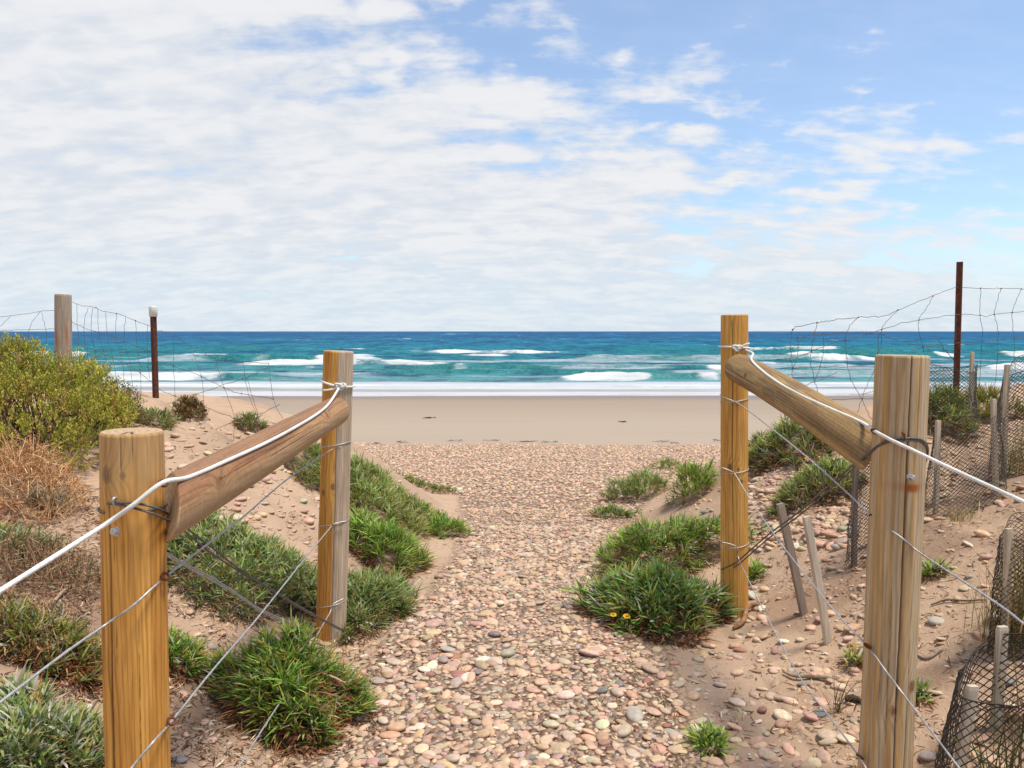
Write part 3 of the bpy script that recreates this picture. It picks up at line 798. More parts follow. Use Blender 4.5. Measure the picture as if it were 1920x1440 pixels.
# left mesh fence
gp, bl, tl = star_picket(287, 578, 6.0)
ML = thing('wire_mesh_fence', 'sagging rusty wire mesh on grey post and white capped picket beyond left bush', 'fence', bl, 'wire mesh fences on the dunes')
pk = part('picket', gp, M_STEEL, ML, smooth=False)
def cap_geo(t, r=.03, h=.075):
    n = 20; q = np.arange(n) / n * 2 * math.pi
    prof = [(r * .93, -.062), (r, -.06), (r * 1.02, .008), (r * .96, .014), (0.001, .016)]
    V = np.array([[t[0] + a * math.cos(k), t[1] + a * math.sin(k), t[2] + z] for a, z in prof for k in q])
    i = np.arange(len(prof) - 1)[:, None] * n; j = np.arange(n)[None]; j2 = (j + 1) % n
    return V, [np.stack([i + j, i + j2, i + n + j2, i + n + j], -1).reshape(-1, 4)]
part('cap', cap_geo(tl), M_CAP, pk)
def old_post(A, T, C):
    L = T.max(); n = fbm(A * 6, T * 5, 4, 44)
    C = lerp(C, np.array([.30, .25, .20]) * (.6 + .8 * n)[..., None], .75)
    r = np.exp(-((A + .4) / .3) ** 2) * np.exp(-((L - T - .36) / .08) ** 2) + np.exp(-((A - .9) / .2) ** 2) * np.exp(-((L - T - .30) / .1) ** 2)
    return lerp(C, np.array([.33, .12, .04]), np.clip(.8 * r, 0, 1)[..., None])
go, _ = post_geo((118, 552), (119, 700), 6.2, .118, kind='grey', seed=73, post=old_post, dt=.01, nth=64)
part('post', go, M_WOOD, ML)
m = []
dL = lambda u: np.interp(u, [0, 118, 287, 540], [6.4, 6.14, 5.96, 4.9])
def plL(pts): return [(u, v, dL(u)) for u, v in pts]
strL = [[(-60, 600), (0, 594), (50, 588), (76, 584), (104, 582)], [(-60, 622), (0, 620), (54, 618), (104, 617)],
        [(134, 566), (150, 572), (180, 577), (188, 583), (220, 588), (254, 601), (277, 610), (285, 612)],
        [(134, 603), (156, 614), (180, 622), (215, 632), (250, 647), (286, 660)], [(140, 640), (165, 652), (205, 668), (240, 685), (262, 699), (286, 718)],
        [(150, 685), (185, 700), (216, 716), (247, 732), (266, 750), (285, 765)],
        [(290, 617), (325, 630), (355, 647), (402, 672), (440, 678), (505, 681)], [(290, 675), (325, 687), (377, 705), (420, 727), (452, 738), (512, 748)],
        [(290, 727), (327, 742), (382, 762), (440, 785), (465, 800)], [(160, 785), (237, 777), (292, 763), (367, 740), (417, 722), (462, 708), (500, 690)],
        [(310, 845), (340, 830), (380, 815), (440, 790), (490, 775), (525, 758)], [(300, 800), (345, 818), (380, 812), (420, 835)]]
for q in strL: m.append(seg(plL(q)))
verL = [[(144, 570), (145, 608), (150, 660), (155, 690)], [(165, 577), (157, 612), (162, 655), (170, 695)], [(174, 577), (171, 618), (178, 660), (186, 702)], [(183, 578), (185, 620), (196, 668), (206, 712)],
        [(198, 583), (201, 625), (212, 675), (220, 730)], [(218, 588), (218, 630), (230, 682), (234, 745)], [(235, 594), (234, 640), (246, 690), (250, 770)], [(254, 602), (256, 645), (263, 700), (265, 775)],
        [(277, 610), (276, 655), (280, 710)], [(325, 628), (326, 690), (329, 742), (328, 800), (322, 850)], [(355, 647), (378, 705), (381, 762), (378, 820), (368, 860)],
        [(404, 673), (420, 727), (439, 783), (437, 830)], [(455, 679), (466, 740), (483, 783)], [(503, 681), (512, 745), (531, 785)], [(367, 740), (381, 780), (400, 830), (415, 850)], [(462, 708), (478, 760), (487, 790)],
        [(76, 584), (55, 616), (54, 650)], [(78, 586), (86, 616), (88, 640)], [(20, 592), (0, 612)]]
for q in verL: m.append(seg(plL(q), .0014))
m += knots(plL([(180, 577), (218, 588), (254, 601), (325, 687), (377, 705), (420, 727), (327, 742), (381, 762), (439, 784), (367, 740), (404, 672), (512, 748), (453, 738), (263, 699), (247, 732)]))
part('wire_mesh', join(m), M_MESHW, ML)
# right mesh fence
gp, brr, tr_ = star_picket(1800, 491, 6.0, .01)
MR = thing('wire_mesh_fence', 'bent wire mesh hanging from tall red brown steel picket on right dune', 'fence', brr, 'wire mesh fences on the dunes')
part('picket', gp, M_STEEL, MR, smooth=False)
dR = lambda u: np.interp(u, [1470, 1640, 1800, 1920], [4.7, 5.3, 5.96, 6.1])
def plR(cr): return [(1440 + a / 4, 460 + b / 4, dR(1440 + a / 4)) for a, b in cr]
strR = [[(185, 632), (230, 605), (368, 580), (450, 565), (570, 552), (680, 540), (780, 535), (890, 525), (975, 485), (1100, 430), (1238, 380), (1330, 340), (1420, 312)],
        [(1460, 316), (1595, 322), (1748, 323), (1900, 327), (2050, 330)],
        [(60, 860), (210, 840), (326, 797), (450, 745), (578, 713), (700, 680), (853, 632), (1000, 585), (1132, 560), (1270, 540), (1408, 518), (1590, 525), (1640, 535), (1697, 517), (1829, 505), (2000, 500)],
        [(220, 690), (420, 665), (620, 655), (830, 668), (980, 715), (1165, 755), (1290, 770), (1370, 830), (1420, 935), (1470, 1000)],
        [(1040, 800), (1165, 765), (1300, 745), (1420, 730), (1605, 720), (1722, 708), (1845, 692), (2000, 670)],
        [(180, 920), (390, 912), (590, 910), (800, 912)], [(450, 1155), (700, 1150), (810, 1155)], [(270, 1050), (400, 1010), (520, 950)], [(700, 1120), (780, 1095), (810, 1085)],
        [(1215, 740), (1250, 705), (1285, 715), (1330, 790), (1400, 870)], [(1190, 1200), (1290, 1260)], [(1340, 1070), (1420, 1025)]]
verR = [[(185, 632), (172, 700), (165, 800), (180, 920), (185, 1020)], [(215, 680), (228, 740), (220, 830), (190, 920)], [(368, 580), (345, 690), (326, 797), (322, 900), (350, 1015), (380, 1110)],
        [(415, 670), (416, 800), (392, 912), (350, 1020)], [(670, 543), (610, 610), (588, 660), (578, 713), (590, 830), (600, 930), (640, 1050), (705, 1150)],
        [(975, 485), (895, 565), (853, 632), (852, 730), (820, 830), (798, 930), (740, 1060), (705, 1150), (670, 1255)], [(1238, 380), (1190, 470), (1132, 555), (1135, 660), (1160, 755), (1165, 800)],
        [(1408, 515), (1410, 640), (1412, 720)], [(1595, 322), (1588, 522), (1608, 620), (1605, 720), (1598, 860), (1590, 930), (1580, 1110)], [(1748, 323), (1715, 430), (1697, 517), (1722, 620), (1722, 708), (1720, 850), (1690, 1110)],
        [(1900, 327), (1850, 440), (1829, 505), (1838, 620), (1845, 692), (1850, 850), (1858, 950)], [(830, 668), (825, 760), (822, 850)], [(705, 1150), (745, 1250), (800, 1340)]]
m = [seg(plR(q), .0019) for q in strR] + [seg(plR(q), .0017) for q in verR]
m += knots(plR([(185, 632), (368, 580), (677, 540), (975, 485), (1238, 380), (1595, 322), (1748, 323), (1900, 327), (853, 632), (1132, 560), (1408, 518), (1590, 524), (1697, 517), (1829, 505), (326, 797), (578, 713), (1165, 760), (705, 1150), (390, 912), (1605, 720), (1722, 708), (1845, 692), (188, 920)]), .0055)
# lower strands close to the big post, spanning the shrubs on the bank
m += [seg([(1640 - 8, 905, 4.0), (1580, 922, 4.1), (1545, 920, 4.2), (1497, 938, 4.3)], .0016), seg([(1470, 790, 4.4), (1490, 880, 4.2), (1498, 938, 4.1), (1530, 1000, 3.9)], .0016), seg([(1505, 800, 4.5), (1530, 870, 4.3), (1545, 920, 4.2)], .0014), seg([(1530, 880, 4.3), (1498, 938, 4.2), (1480, 990, 4.1)], .0014)]
part('wire_mesh', join(m), M_MESHW, MR)

# ------------------------------------------------------------------ stakes and net guards
def stake_geo(p0, p1, w=.03, d=.02, seed=0, col=(.46, .37, .27)):
    p0 = np.array(p0); p1 = np.array(p1); ax = p1 - p0; L = np.linalg.norm(ax); ax /= L
    f = np.array([0.25, -1, 0]); f -= ax * (f @ ax); f /= np.linalg.norm(f); r = np.cross(ax, f)
    n = 40; b = .002
    sec = np.array([[-w / 2 + b, -d / 2], [w / 2 - b, -d / 2], [w / 2, -d / 2 + b], [w / 2, d / 2 - b], [w / 2 - b, d / 2], [-w / 2 + b, d / 2], [-w / 2, d / 2 - b], [-w / 2, -d / 2 + b]])
    k = 8; t = np.linspace(0, L, n)
    V = []; C = []
    for i, tt in enumerate(t):
        c = p0 + ax * tt + r * .003 * math.sin(tt * 7 + seed)
        s2 = sec * (1 - .12 * (tt > L - .004))
        V.append(c + s2[:, :1] * r - s2[:, 1:] * f)
        g = .7 + .6 * fbm(sec[:, 0] * 200 + seed, np.full(k, tt * 6), 3, seed)
        C.append(np.array(col)[None] * g[:, None])
    V = np.vstack(V); C = np.vstack(C)
    i = np.arange(n - 1)[:, None] * k; j = np.arange(k)[None]; j2 = (j + 1) % k
    Fq = np.stack([i + j, i + j2, i + k + j2, i + k + j], -1).reshape(-1, 4)
    V = np.vstack([V, p1]); C = np.vstack([C, [col]]); jj = np.arange(k)
    F3 = np.stack([np.full(k, n * k), (n - 1) * k + jj, (n - 1) * k + (jj + 1) % k], -1)
    return V, [F3, Fq], C

def guard(u, v, Y, r, h, cell, label, stakes, rot, lean=(0, 0), wr_=.0011, col=(.46, .37, .27), sq=1.0, top_dip=.03):
    c = P(u, v, Y); c[2] = H(c[0], c[1])
    g = thing('tree_guard', label, 'tree guard', c, 'black net tree guards on the right dune')
    ns = 72; a = np.linspace(0, 2 * math.pi, ns + 1)
    rad = r * (1 + .14 * np.cos(3 * (a - rot))) * (1 + .05 * np.sin(2 * a + u))
    per = np.concatenate([[0], np.cumsum(np.hypot(np.diff(rad * np.cos(a)), np.diff(rad * np.sin(a))))]); Ltot = per[-1]
    ph = (u % 7)
    def at(s, hh):
        s = np.mod(s, Ltot); A = np.interp(s, per, a); R = np.interp(s, per, rad) * (1 + .05 * np.sin(A * 7 + hh * 8 + ph)) * (1.12 - .22 * hh / h) * (1 + .06 * np.sin(hh * 9 + A * 2 + ph) + .02 * np.sin(hh * 31 + A * 9))
        x = c[0] + R * np.cos(A) + lean[0] * hh / h; y = c[1] + R * np.sin(A) * sq + lean[1] * hh / h
        z = np.maximum(c[2] + hh - 0.02, H(x, y) - .02) if False else H(x, y) - .02 + hh
        return np.stack([x, y, z], -1)
    gs = []
    nc = max(8, int(Ltot / cell)); slope = .85
    for sgn in (1, -1):
        for q in range(nc):
            s0 = q * Ltot / nc
            n = max(6, int(h / .03))
            hh = np.linspace(0, 1, n)
            s = s0 + sgn * hh * h / slope
            top = h - top_dip * (1 + np.sin(np.interp(np.mod(s, Ltot), per, a) * 3 + rot * 2 + ph)) * .5
            gs.append(tube(at(s, np.minimum(hh * h, top)), wr_, 4))
    # rim cord
    s = np.linspace(0, Ltot, 90)
    A = np.interp(s, per, a)
    gs.append(tube(at(s, h - top_dip * (1 + np.sin(A * 3 + rot * 2 + ph)) * .5), wr_ * 1.3, 4))
    part('net', join(gs), M_NET, g)
    for k, (ang, ex, ln) in enumerate(stakes):
        b = np.array([c[0] + r * .98 * math.cos(ang) * 1.05, c[1] + r * .98 * math.sin(ang) * sq * 1.05, 0]); b[2] = H(b[0], b[1]) - .08
        t = b + np.array([lean[0] + ln[0], lean[1] + ln[1], .08 + h + ex])
        
        part('stake', stake_geo(b, t, .036 if h < .33 else .027, .016, int(u) % 50 + k, col), M_WOOD, g, smooth=False)
    return g, c
D_ = math.radians
guard(1905, 1440, 2.16, .185, .315, .029, 'large open net guard round dark green blades by the grey post foot', [(D_(188), .0, (.03, 0)), (D_(75), .0, (0, 0))], D_(205), (.01, 0), .0017, (.50, .42, .32))
guard(1925, 1205, 2.72, .105, .43, .020, 'narrow net guard stuffed with tall dry yellow grass', [(D_(200), .02, (.0, 0)), (D_(255), .0, (0, 0)), (D_(60), .03, (0, 0))], D_(200), (.0, 0), .0011)
guard(1645, 1108, 3.85, .13, .50, .022, 'net guard standing mostly behind the thick grey post', [(D_(190), .05, (0, 0)), (D_(75), .0, (0, 0))], D_(190), (0, 0), .0011, (.20, .16, .13))
guard(1800, 968, 4.05, .15, .45, .024, 'wide net guard on bare sand just right of the grey post', [(D_(195), .03, (0, 0)), (D_(330), .03, (-.03, 0))], D_(195), (0, 0), .0011)
guard(1932, 905, 4.25, .165, .56, .024, 'tallest net guard with pale stakes below the steel picket mesh', [(D_(190), .04, (0, 0)), (D_(235), -.2, (-.02, 0))], D_(190), (0, 0), .0012)
guard(1775, 850, 5.2, .17, .42, .026, 'low net guard hemming dune plants beside the steel picket', [(D_(15), .06, (0, 0)), (D_(165), -.02, (0, 0))], D_(20), (0, 0), .0012)
def bare_stake(top, bot, Yt, label, col, w):
    b = G(*bot); t = P(top[0], top[1], b[1] + Yt)
    d = (b - t) / np.linalg.norm(b - t)
    solo('stake', stake_geo(b + d * .1, t, w, .02, int(top[0]) % 31, col), M_WOOD, b, label, 'stake', 'bare wooden stakes', smooth=False)
bare_stake((1463, 944), (1507, 1152), .0, 'dark weathered stake leaning left, nearest the yellow post', (.27, .21, .16), .036)
bare_stake((1513, 968), (1552, 1206), .0, 'pale stake leaning left between the dark stake and grey post', (.50, .42, .32), .032)

# ------------------------------------------------------------------ pebbles
PAL = [('tan', (.46, .30, .19), .28), ('peach', (.56, .36, .235), .25), ('beige', (.52, .40, .29), .21), ('pink', (.46, .27, .205), .09), ('grey', (.34, .30, .26), .06),
       ('cream', (.64, .54, .42), .07), ('brick red', (.29, .125, .09), .03), ('slate', (.15, .155, .16), .02)]
PW = np.array([p[2] for p in PAL]); PW /= PW.sum()
PC = np.array([p[1] for p in PAL])
def pebble_mesh(x, y, r, ci, sub, sink=.35, flat=None):
    """vectorised pebbles: returns V(n,k,3), F, C"""
    Vs, Fc = ICO[sub]; n = len(x); k = len(Vs)
    a = r * rng.uniform(.9, 1.3, n); b = r * rng.uniform(.62, .95, n); c = r * (rng.uniform(.26, .50, n) if flat is None else flat)
    W = np.repeat(Vs[None], n, 0)
    # angular / lumpy deformation
    for _ in range(3):
        d = rng.normal(size=(n, 3)); d /= np.linalg.norm(d, axis=1)[:, None]
        amp = rng.uniform(-.17, .14, n)
        W = W * (1 + amp[:, None] * np.clip(np.einsum('nkj,nj->nk', np.repeat(Vs[None], n, 0), d), 0, 1) ** 2)[..., None]
    W = W * np.stack([a, b, c], 1)[:, None, :]
    tx = rng.normal(0, .16, n); ty = rng.normal(0, .16, n); yaw = rng.uniform(0, 2 * math.pi, n)
    X, Y_, Z = W[..., 0].copy(), W[..., 1].copy(), W[..., 2].copy()
    Y_, Z = Y_ * np.cos(tx)[:, None] - Z * np.sin(tx)[:, None], Y_ * np.sin(tx)[:, None] + Z * np.cos(tx)[:, None]
    X, Z = X * np.cos(ty)[:, None] + Z * np.sin(ty)[:, None], -X * np.sin(ty)[:, None] + Z * np.cos(ty)[:, None]
    X, Y_ = X * np.cos(yaw)[:, None] - Y_ * np.sin(yaw)[:, None], X * np.sin(yaw)[:, None] + Y_ * np.cos(yaw)[:, None]
    z0 = H(x, y) + c * (1 - 2 * (sink * rng.uniform(.4, 1.3, n)))
    V = np.stack([X + x[:, None], Y_ + y[:, None], Z + z0[:, None]], -1)
    col = lerp(PC[ci], np.array([.49, .337, .222]), rng.uniform(.15, .72, (n, 1)) * (1 if n > 1 else .3)) * rng.uniform(.84, 1.14, (n, 1)) * (1 + rng.normal(0, .05, (n, 3))) * (1 + .12 * sstep(6, 9.5, y))[:, None]
    C = np.repeat(col[:, None], k, 1)
    return V, Fc, C
def flatten(V, Fc, C):
    n, k = V.shape[:2]
    return V.reshape(-1, 3), (Fc[None] + (np.arange(n) * k)[:, None, None]).reshape(-1, Fc.shape[1]), C.reshape(-1, 3)

def scatter(x0, x1, y0, y1, sp):
    xs = np.arange(x0, x1, sp); ys = np.arange(y0, y1, sp)
    X, Y_ = np.meshgrid(xs, ys); X = X.ravel() + rng.uniform(-.5, .5, X.size) * sp; Y_ = Y_.ravel() + rng.uniform(-.5, .5, Y_.size) * sp
    return X, Y_
def inview(x, y, m=60):
    u, v, d = project(np.stack([x, y, H(x, y)], -1))
    return (u > -m) & (u < 1920 + m) & (v < 1440 + m) & (d > .3)

pebx, peby, pebr = [], [], []
def addp(x, y, r):
    k = inview(x, y); pebx.append(x[k]); peby.append(y[k]); pebr.append(r[k])
# dense path
x, y = scatter(-1.6, 2.6, 1.6, 7.2, .026); pm = path_mask(x, y); k = rng.random(len(x)) < (pm * (.62 + .5 * fbm(x * 2.5, y * 2.5, 3, 91)) + .02)
x, y = x[k], y[k]; addp(x, y, np.clip(rng.lognormal(math.log(.0115), .45, len(x)), .004, .032))
x, y = scatter(-1.2, 2.2, 1.6, 7.2, .075); pm = path_mask(x, y); k = rng.random(len(x)) < pm * .38
x, y = x[k], y[k]; addp(x, y, np.clip(rng.lognormal(math.log(.022), .28, len(x)), .014, .038))
# far fan
x, y = scatter(-9, 10, 7.2, 15.8, .052); pm = path_mask(x, y); k = rng.random(len(x)) < pm * .92
x, y = x[k], y[k]; addp(x, y, np.clip(rng.lognormal(math.log(.021), .3, len(x)), .01, .045))
# banks: scattered stones, denser in places
def stones(u0, u1, v0, v1, n, r0, r1):
    uu = rng.uniform(u0, u1, n * 2); vv = rng.uniform(v0, v1, n * 2)
    P_ = np.array([G(a, b) for a, b in zip(uu[:n], vv[:n])])
    x, y = P_[:, 0], P_[:, 1]
    k = (path_mask(x, y) < .5) & (y < 9)
    x, y = x[k], y[k]; addp(x, y, rng.uniform(0, 1, len(x)) ** 2.2 * (r1 - r0) + r0)
stones(1230, 1640, 1180, 1440, 360, .007, .030)
stones(1400, 1600, 850, 1030, 1000, .012, .040)
stones(1400, 1640, 990, 1180, 120, .010, .034)
stones(1660, 1920, 960, 1440, 110, .010, .036)
stones(1740, 1920, 780, 960, 80, .012, .04)
stones(230, 600, 790, 980, 330, .010, .042)
stones(310, 720, 980, 1440, 190, .008, .028)
stones(0, 230, 850, 1440, 90, .008, .026)
stones(1250, 1500, 870, 960, 160, .012, .03)
pebx = np.concatenate(pebx); peby = np.concatenate(peby); pebr = np.concatenate(pebr)
pci = rng.choice(len(PAL), len(pebx), p=PW)
far = peby > 6.5; pci[far & (rng.random(len(pci)) < .5)] = 1
# the named stones of the photo: (u, v, radius px, colour index, label)
named = [(1466, 1347, 19, 5, 'big cream oval stone lying on the sand before the grey post'), (1550, 1382, 20, 2, 'large flat beige stone touching a cream one near the grey post'),
         (1588, 1388, 19, 5, 'large cream stone against the foot of the grey post'), (1383, 1320, 15, 5, 'cream oval stone beside brick red stones on the sand'), (1429, 1335, 12, 6, 'round brick red stone beside the big cream oval stone'),
         (1388, 1222, 11, 6, 'angular coral red stone on bare sand below the yellow post'), (1432, 1196, 11, 1, 'round tan stone on end below the yellow post'), (1468, 1205, 11, 5, 'upright white stone below the pale stake'),
         (1453, 1223, 10, 3, 'small maroon stone touching an upright white stone'), (1425, 1230, 7, 5, 'small round white stone left of a maroon stone'), (1285, 1196, 12, 5, 'white egg shaped stone at the edge of the flowering clump'),
         (1350, 1287, 10, 5, 'pale yellow oval stone casting a shadow on dark sand'), (1220, 1257, 18, 0, 'broad brown stone half buried at the path edge'), (1240, 1270, 13, 3, 'pinkish stone behind the broad brown stone'),
         (1190, 1345, 24, 4, 'long grey brown stone slanting out of the sandy path edge') , (1225, 1337, 17, 1, 'peach round stone beside the long grey brown stone'), (1522, 1346, 18, 3, 'pink and white mottled stone before the grey post'),
         (1464, 1312, 13, 2, 'grey beige stone among pebbles left of the grey post'), (1366, 1365, 10, 2, 'round beige stone above the small green tuft'), (1420, 1355, 10, 5, 'small cream stone beneath the brick red stone'),
         (1815, 1022, 13, 5, 'pale round stone alone on sand right of the grey post'), (1842, 1005, 15, 1, 'rough peach rock beside the pale round stone'), (1735, 978, 14, 1, 'peach stone at the foot of the wide net guard'),
         (1578, 1018, 16, 4, 'blue grey stone between the stakes and the shaded net guard'), (1538, 1023, 13, 3, 'pinkish stone left of the blue grey stone'), (1422, 1034, 9, 5, 'small white round stone right of the yellow post'),
         (1433, 1107, 10, 1, 'tan stone against the right foot of the yellow post'), (1412, 1120, 12, 5, 'white angular stone against the right foot of the yellow post'), (1322, 962, 8, 7, 'dark slate stone among pale ones left of the yellow post'),
         (1885, 1283, 20, 7, 'blue slate rock inside the large open net guard'), (1855, 1253, 13, 1, 'peach stone beside the large open net guard'), (840, 1220, 14, 4, 'dark rimmed grey stone on the left side of the path'),
         (896, 1263, 12, 7, 'slate blue pebble in the middle of the path'), (791, 1407, 18, 2, 'pale oval stone with dark side near big green tuft'), (743, 1370, 17, 1, 'rounded tan stone with shadow right of the big green tuft'),
         (718, 1355, 14, 2, 'whitish stone touching the right edge of the big green tuft'), (796, 1256, 13, 5, 'pale flat stone left of the slate blue pebble'), (1105, 1228, 17, 2, 'broad beige stone below left of the flowering clump'),
         (403, 1283, 17, 1, 'tan oval stone left of the big green tuft'), (508, 885, 11, 1, 'flat peach stone on the sand under the left rail'), (1270, 1410, 15, 0, 'tan stone at the bottom edge by the small green tuft'),
         (846, 1327, 9, 6, 'maroon flat pebble in the lower path'), (1040, 1347, 11, 5, 'bright cream pebble in the lower path'), (1130, 1385, 15, 3, 'plum flat stone low on the path right side')]
def one_pebble(x, y, r, ci, name, label, group, sink=.3, flat=None):
    V, Fc, C = pebble_mesh(np.array([x]), np.array([y]), np.array([r]), np.array([ci]), 2, sink, flat)
    solo(name, (V[0], Fc, C[0]), M_STONE, (x, y, float(H(x, y))), label, 'stone' if name == 'stone' else 'pebble', group)
NX, NY, NR = [], [], []
for (u, v, rp, ci, lab) in named:
    p = G(u, v); r = rp * p[1] / F
    NX.append(p[0]); NY.append(p[1]); NR.append(r)
    one_pebble(p[0], p[1], r, ci, 'stone', lab, 'stones standing out on the sand and path', .22)
NX, NY, NR = map(np.array, (NX, NY, NR))
keep = np.ones(len(pebx), bool)
for a, b, c in zip(NX, NY, NR): keep &= np.hypot(pebx - a, peby - b) > c * 1.0
pebx, peby, pebr, pci = pebx[keep], peby[keep], pebr[keep], pci[keep]
app = pebr / np.maximum(peby, .5)
u_, v_, d_ = project(np.stack([pebx, peby, H(pebx, peby)], -1))
app[(u_ < 0) | (u_ > 1920) | (v_ > 1436)] = 0
order = np.argsort(-app); ind = order[:240]
def zone(u, v):
    if u < 680: return 'on the sandy bank left of the path' if v < 1000 else 'on the ground among the left green clumps'
    if u < 900 and v > 1080: return 'along the left side of the stony path'
    if u < 1090 and v > 1080: return 'in the middle of the stony path'
    if u < 1260 and v > 1080: return 'along the right side of the stony path'
    if u < 1620: return 'on the sand between yellow and grey posts' if v > 1000 else 'on the stony slope behind the yellow post'
    return 'on the dune sand right of the grey post'
for i in ind:
    cn = PAL[pci[i]][0]; z = zone(u_[i], v_[i])
    one_pebble(pebx[i], peby[i], pebr[i], pci[i], 'pebble', f'smooth {cn} pebble {z}', f'{cn} pebbles {z}', .4)
rest = np.ones(len(pebx), bool); rest[ind] = False
gs = []
for lo, hi, sub in ((0, 3.2, 2), (3.2, 6.2, 1), (6.2, 99, 0)):
    k = rest & (peby >= lo) & (peby < hi)
    gs.append(flatten(*pebble_mesh(pebx[k], peby[k], pebr[k], pci[k], sub, .52)))
solo('gravel', join([(a, [b], c) for a, b, c in gs]), M_STONE, (0, 4, 0), kind='stuff')

# ------------------------------------------------------------------ vegetation
GREENS = np.array([(.115, .21, .04), (.075, .15, .03), (.15, .235, .05), (.06, .115, .035), (.21, .27, .07)]) * 1.25
def pick(pal, n, jit=.15):
    pal = np.asarray(pal); c = pal[rng.integers(0, len(pal), n)]
    return np.clip(c * (1 + rng.normal(0, jit, (n, 1))) , .005, .9)

def blades(base, d0, L, W, bend, col, tipcol=None, prof=(.55, 1., .85, .12), cup=0.25):
    """base (n,3), d0 unit (n,3)"""
    n = len(base); k = len(prof)
    out = d0.copy(); out[:, 2] = 0; out /= np.linalg.norm(out, axis=1)[:, None] + 1e-6
    side = np.cross(d0, np.array([0, 0, 1.])); side /= np.linalg.norm(side, axis=1)[:, None] + 1e-6
    tw = rng.normal(0, .5, n); nrm = np.cross(side, d0)
    side = side * np.cos(tw)[:, None] + nrm * np.sin(tw)[:, None]
    t = np.linspace(0, 1, k)
    P_ = base[:, None] + L[:, None, None] * (t[None, :, None] * d0[:, None] + (bend[:, None] * t[None] ** 2)[..., None] * (out * .45 - np.array([0, 0, .75]))[:, None])
    w = (W[:, None] * np.array(prof)[None])[..., None] * .5
    V = np.stack([P_ - side[:, None] * w, P_ + side[:, None] * w], 2).reshape(-1, 3)
    C = np.repeat(col[:, None], k * 2, 1)
    if tipcol is not None:
        f = np.repeat(np.clip(t, 0, 1) ** 1.5, 2)[None, :, None]
        C = C * (1 - f) + tipcol[:, None] * f
    i = (np.arange(n) * k * 2)[:, None] + (np.arange(k - 1) * 2)[None]
    Fq = np.stack([i, i + 1, i + 3, i + 2], -1).reshape(-1, 4)
    return V, [Fq], C.reshape(-1, 3)

def dirs(az, tilt):
    return np.stack([np.cos(az) * np.sin(tilt), np.sin(az) * np.sin(tilt), np.cos(tilt)], 1)

def clump_geo(cx, cy, rx, ry, h, nros0, per=13, L=.085, W=.0085, rot=0., pal=GREENS, white=.14, dry=.35, yellow=.08, drypal=((.30, .15, .065), (.40, .25, .12), (.20, .10, .05), (.50, .38, .22)), droop=.35):
    nros = int(nros0 * 2.0); L = L * .88; W = W * .86
    q = rng.uniform(0, 2 * math.pi, nros); rr = np.sqrt(rng.uniform(0, 1, nros))
    edge = 1 + .24 * np.sin(3 * q + cx * 9) + .17 * np.sin(5 * q + cy * 7) + rng.normal(0, .07, nros)
    lx = rr * np.cos(q) * rx * edge; ly = rr * np.sin(q) * ry * edge
    c, s = math.cos(rot), math.sin(rot)
    X = cx + lx * c - ly * s; Y_ = cy + lx * s + ly * c
    h = h * 1.45
    dome = h * np.clip(1 - rr ** 2, 0, 1) ** .6 * (.25 + 1.2 * fbm(X * 6, Y_ * 6, 3, 3)) * rng.uniform(.75, 1.05, nros)
    Z = H(X, Y_) + dome
    oaz = np.arctan2(Y_ - cy, X - cx)
    n = nros * per; R_ = np.repeat(np.arange(nros), per)
    az = rng.uniform(0, 2 * math.pi, n)
    tilt = np.clip(rng.normal(.62, .33, n), .05, 1.5)
    d = dirs(az, tilt)
    ow = (rr[R_] ** 1.5 * .75)[:, None]
    d = d + ow * np.stack([np.cos(oaz[R_]), np.sin(oaz[R_]), -.10 * np.ones(n)], 1); d /= np.linalg.norm(d, axis=1)[:, None]
    base = np.stack([X[R_], Y_[R_], Z[R_]], 1) + rng.normal(0, .008, (n, 3))
    LL = L * rng.uniform(.45, 1.15, n) * rng.uniform(.7, 1.25, nros)[R_]; WW = .9 * W * rng.uniform(.7, 1.3, n)
    patch = fbm(base[:, 0] * 7, base[:, 1] * 7, 2, 17)
    col = pick(pal, n) * (.95 + .55 * patch)[:, None]
    tip = col * 1.15
    k = rng.random(n) < white; col[k] = pick([(.45, .45, .36), (.36, .38, .28), (.55, .52, .42)], k.sum()); tip[k] = col[k]
    k = rng.random(n) < yellow; col[k] = pick([(.35, .28, .05), (.40, .22, .06)], k.sum()); tip[k] = col[k]
    k = rng.random(n) < .18; tip[k] = pick([(.32, .20, .08), (.38, .32, .12)], k.sum())
    gs = [blades(base, d, LL, WW, rng.uniform(.05, droop, n), col, tip)]
    # dead leaves skirt
    nd_ = int(n * dry)
    if nd_:
        q = rng.uniform(0, 2 * math.pi, nd_); r2 = np.sqrt(rng.uniform(.15, 1.25, nd_))
        ed = 1 + .22 * np.sin(3 * q + cx * 9) + .14 * np.sin(5 * q + cy * 7)
        lx = r2 * np.cos(q) * rx * ed; ly = r2 * np.sin(q) * ry * ed
        X2 = cx + lx * c - ly * s; Y2 = cy + lx * s + ly * c
        dm = h * np.clip(1 - r2 ** 2, 0, 1) ** .6 * rng.uniform(.1, .75, nd_)
        b2 = np.stack([X2, Y2, H(X2, Y2) + dm + .006], 1)
        d2 = dirs(np.arctan2(Y2 - cy, X2 - cx) + rng.normal(0, .8, nd_), np.clip(rng.normal(1.35, .35, nd_), .3, 2.2))
        gs.append(blades(b2, d2, L * rng.uniform(.4, .95, nd_), W * rng.uniform(.4, .85, nd_), rng.uniform(0, .5, nd_), pick(drypal, nd_, .3)))
    return join(gs)

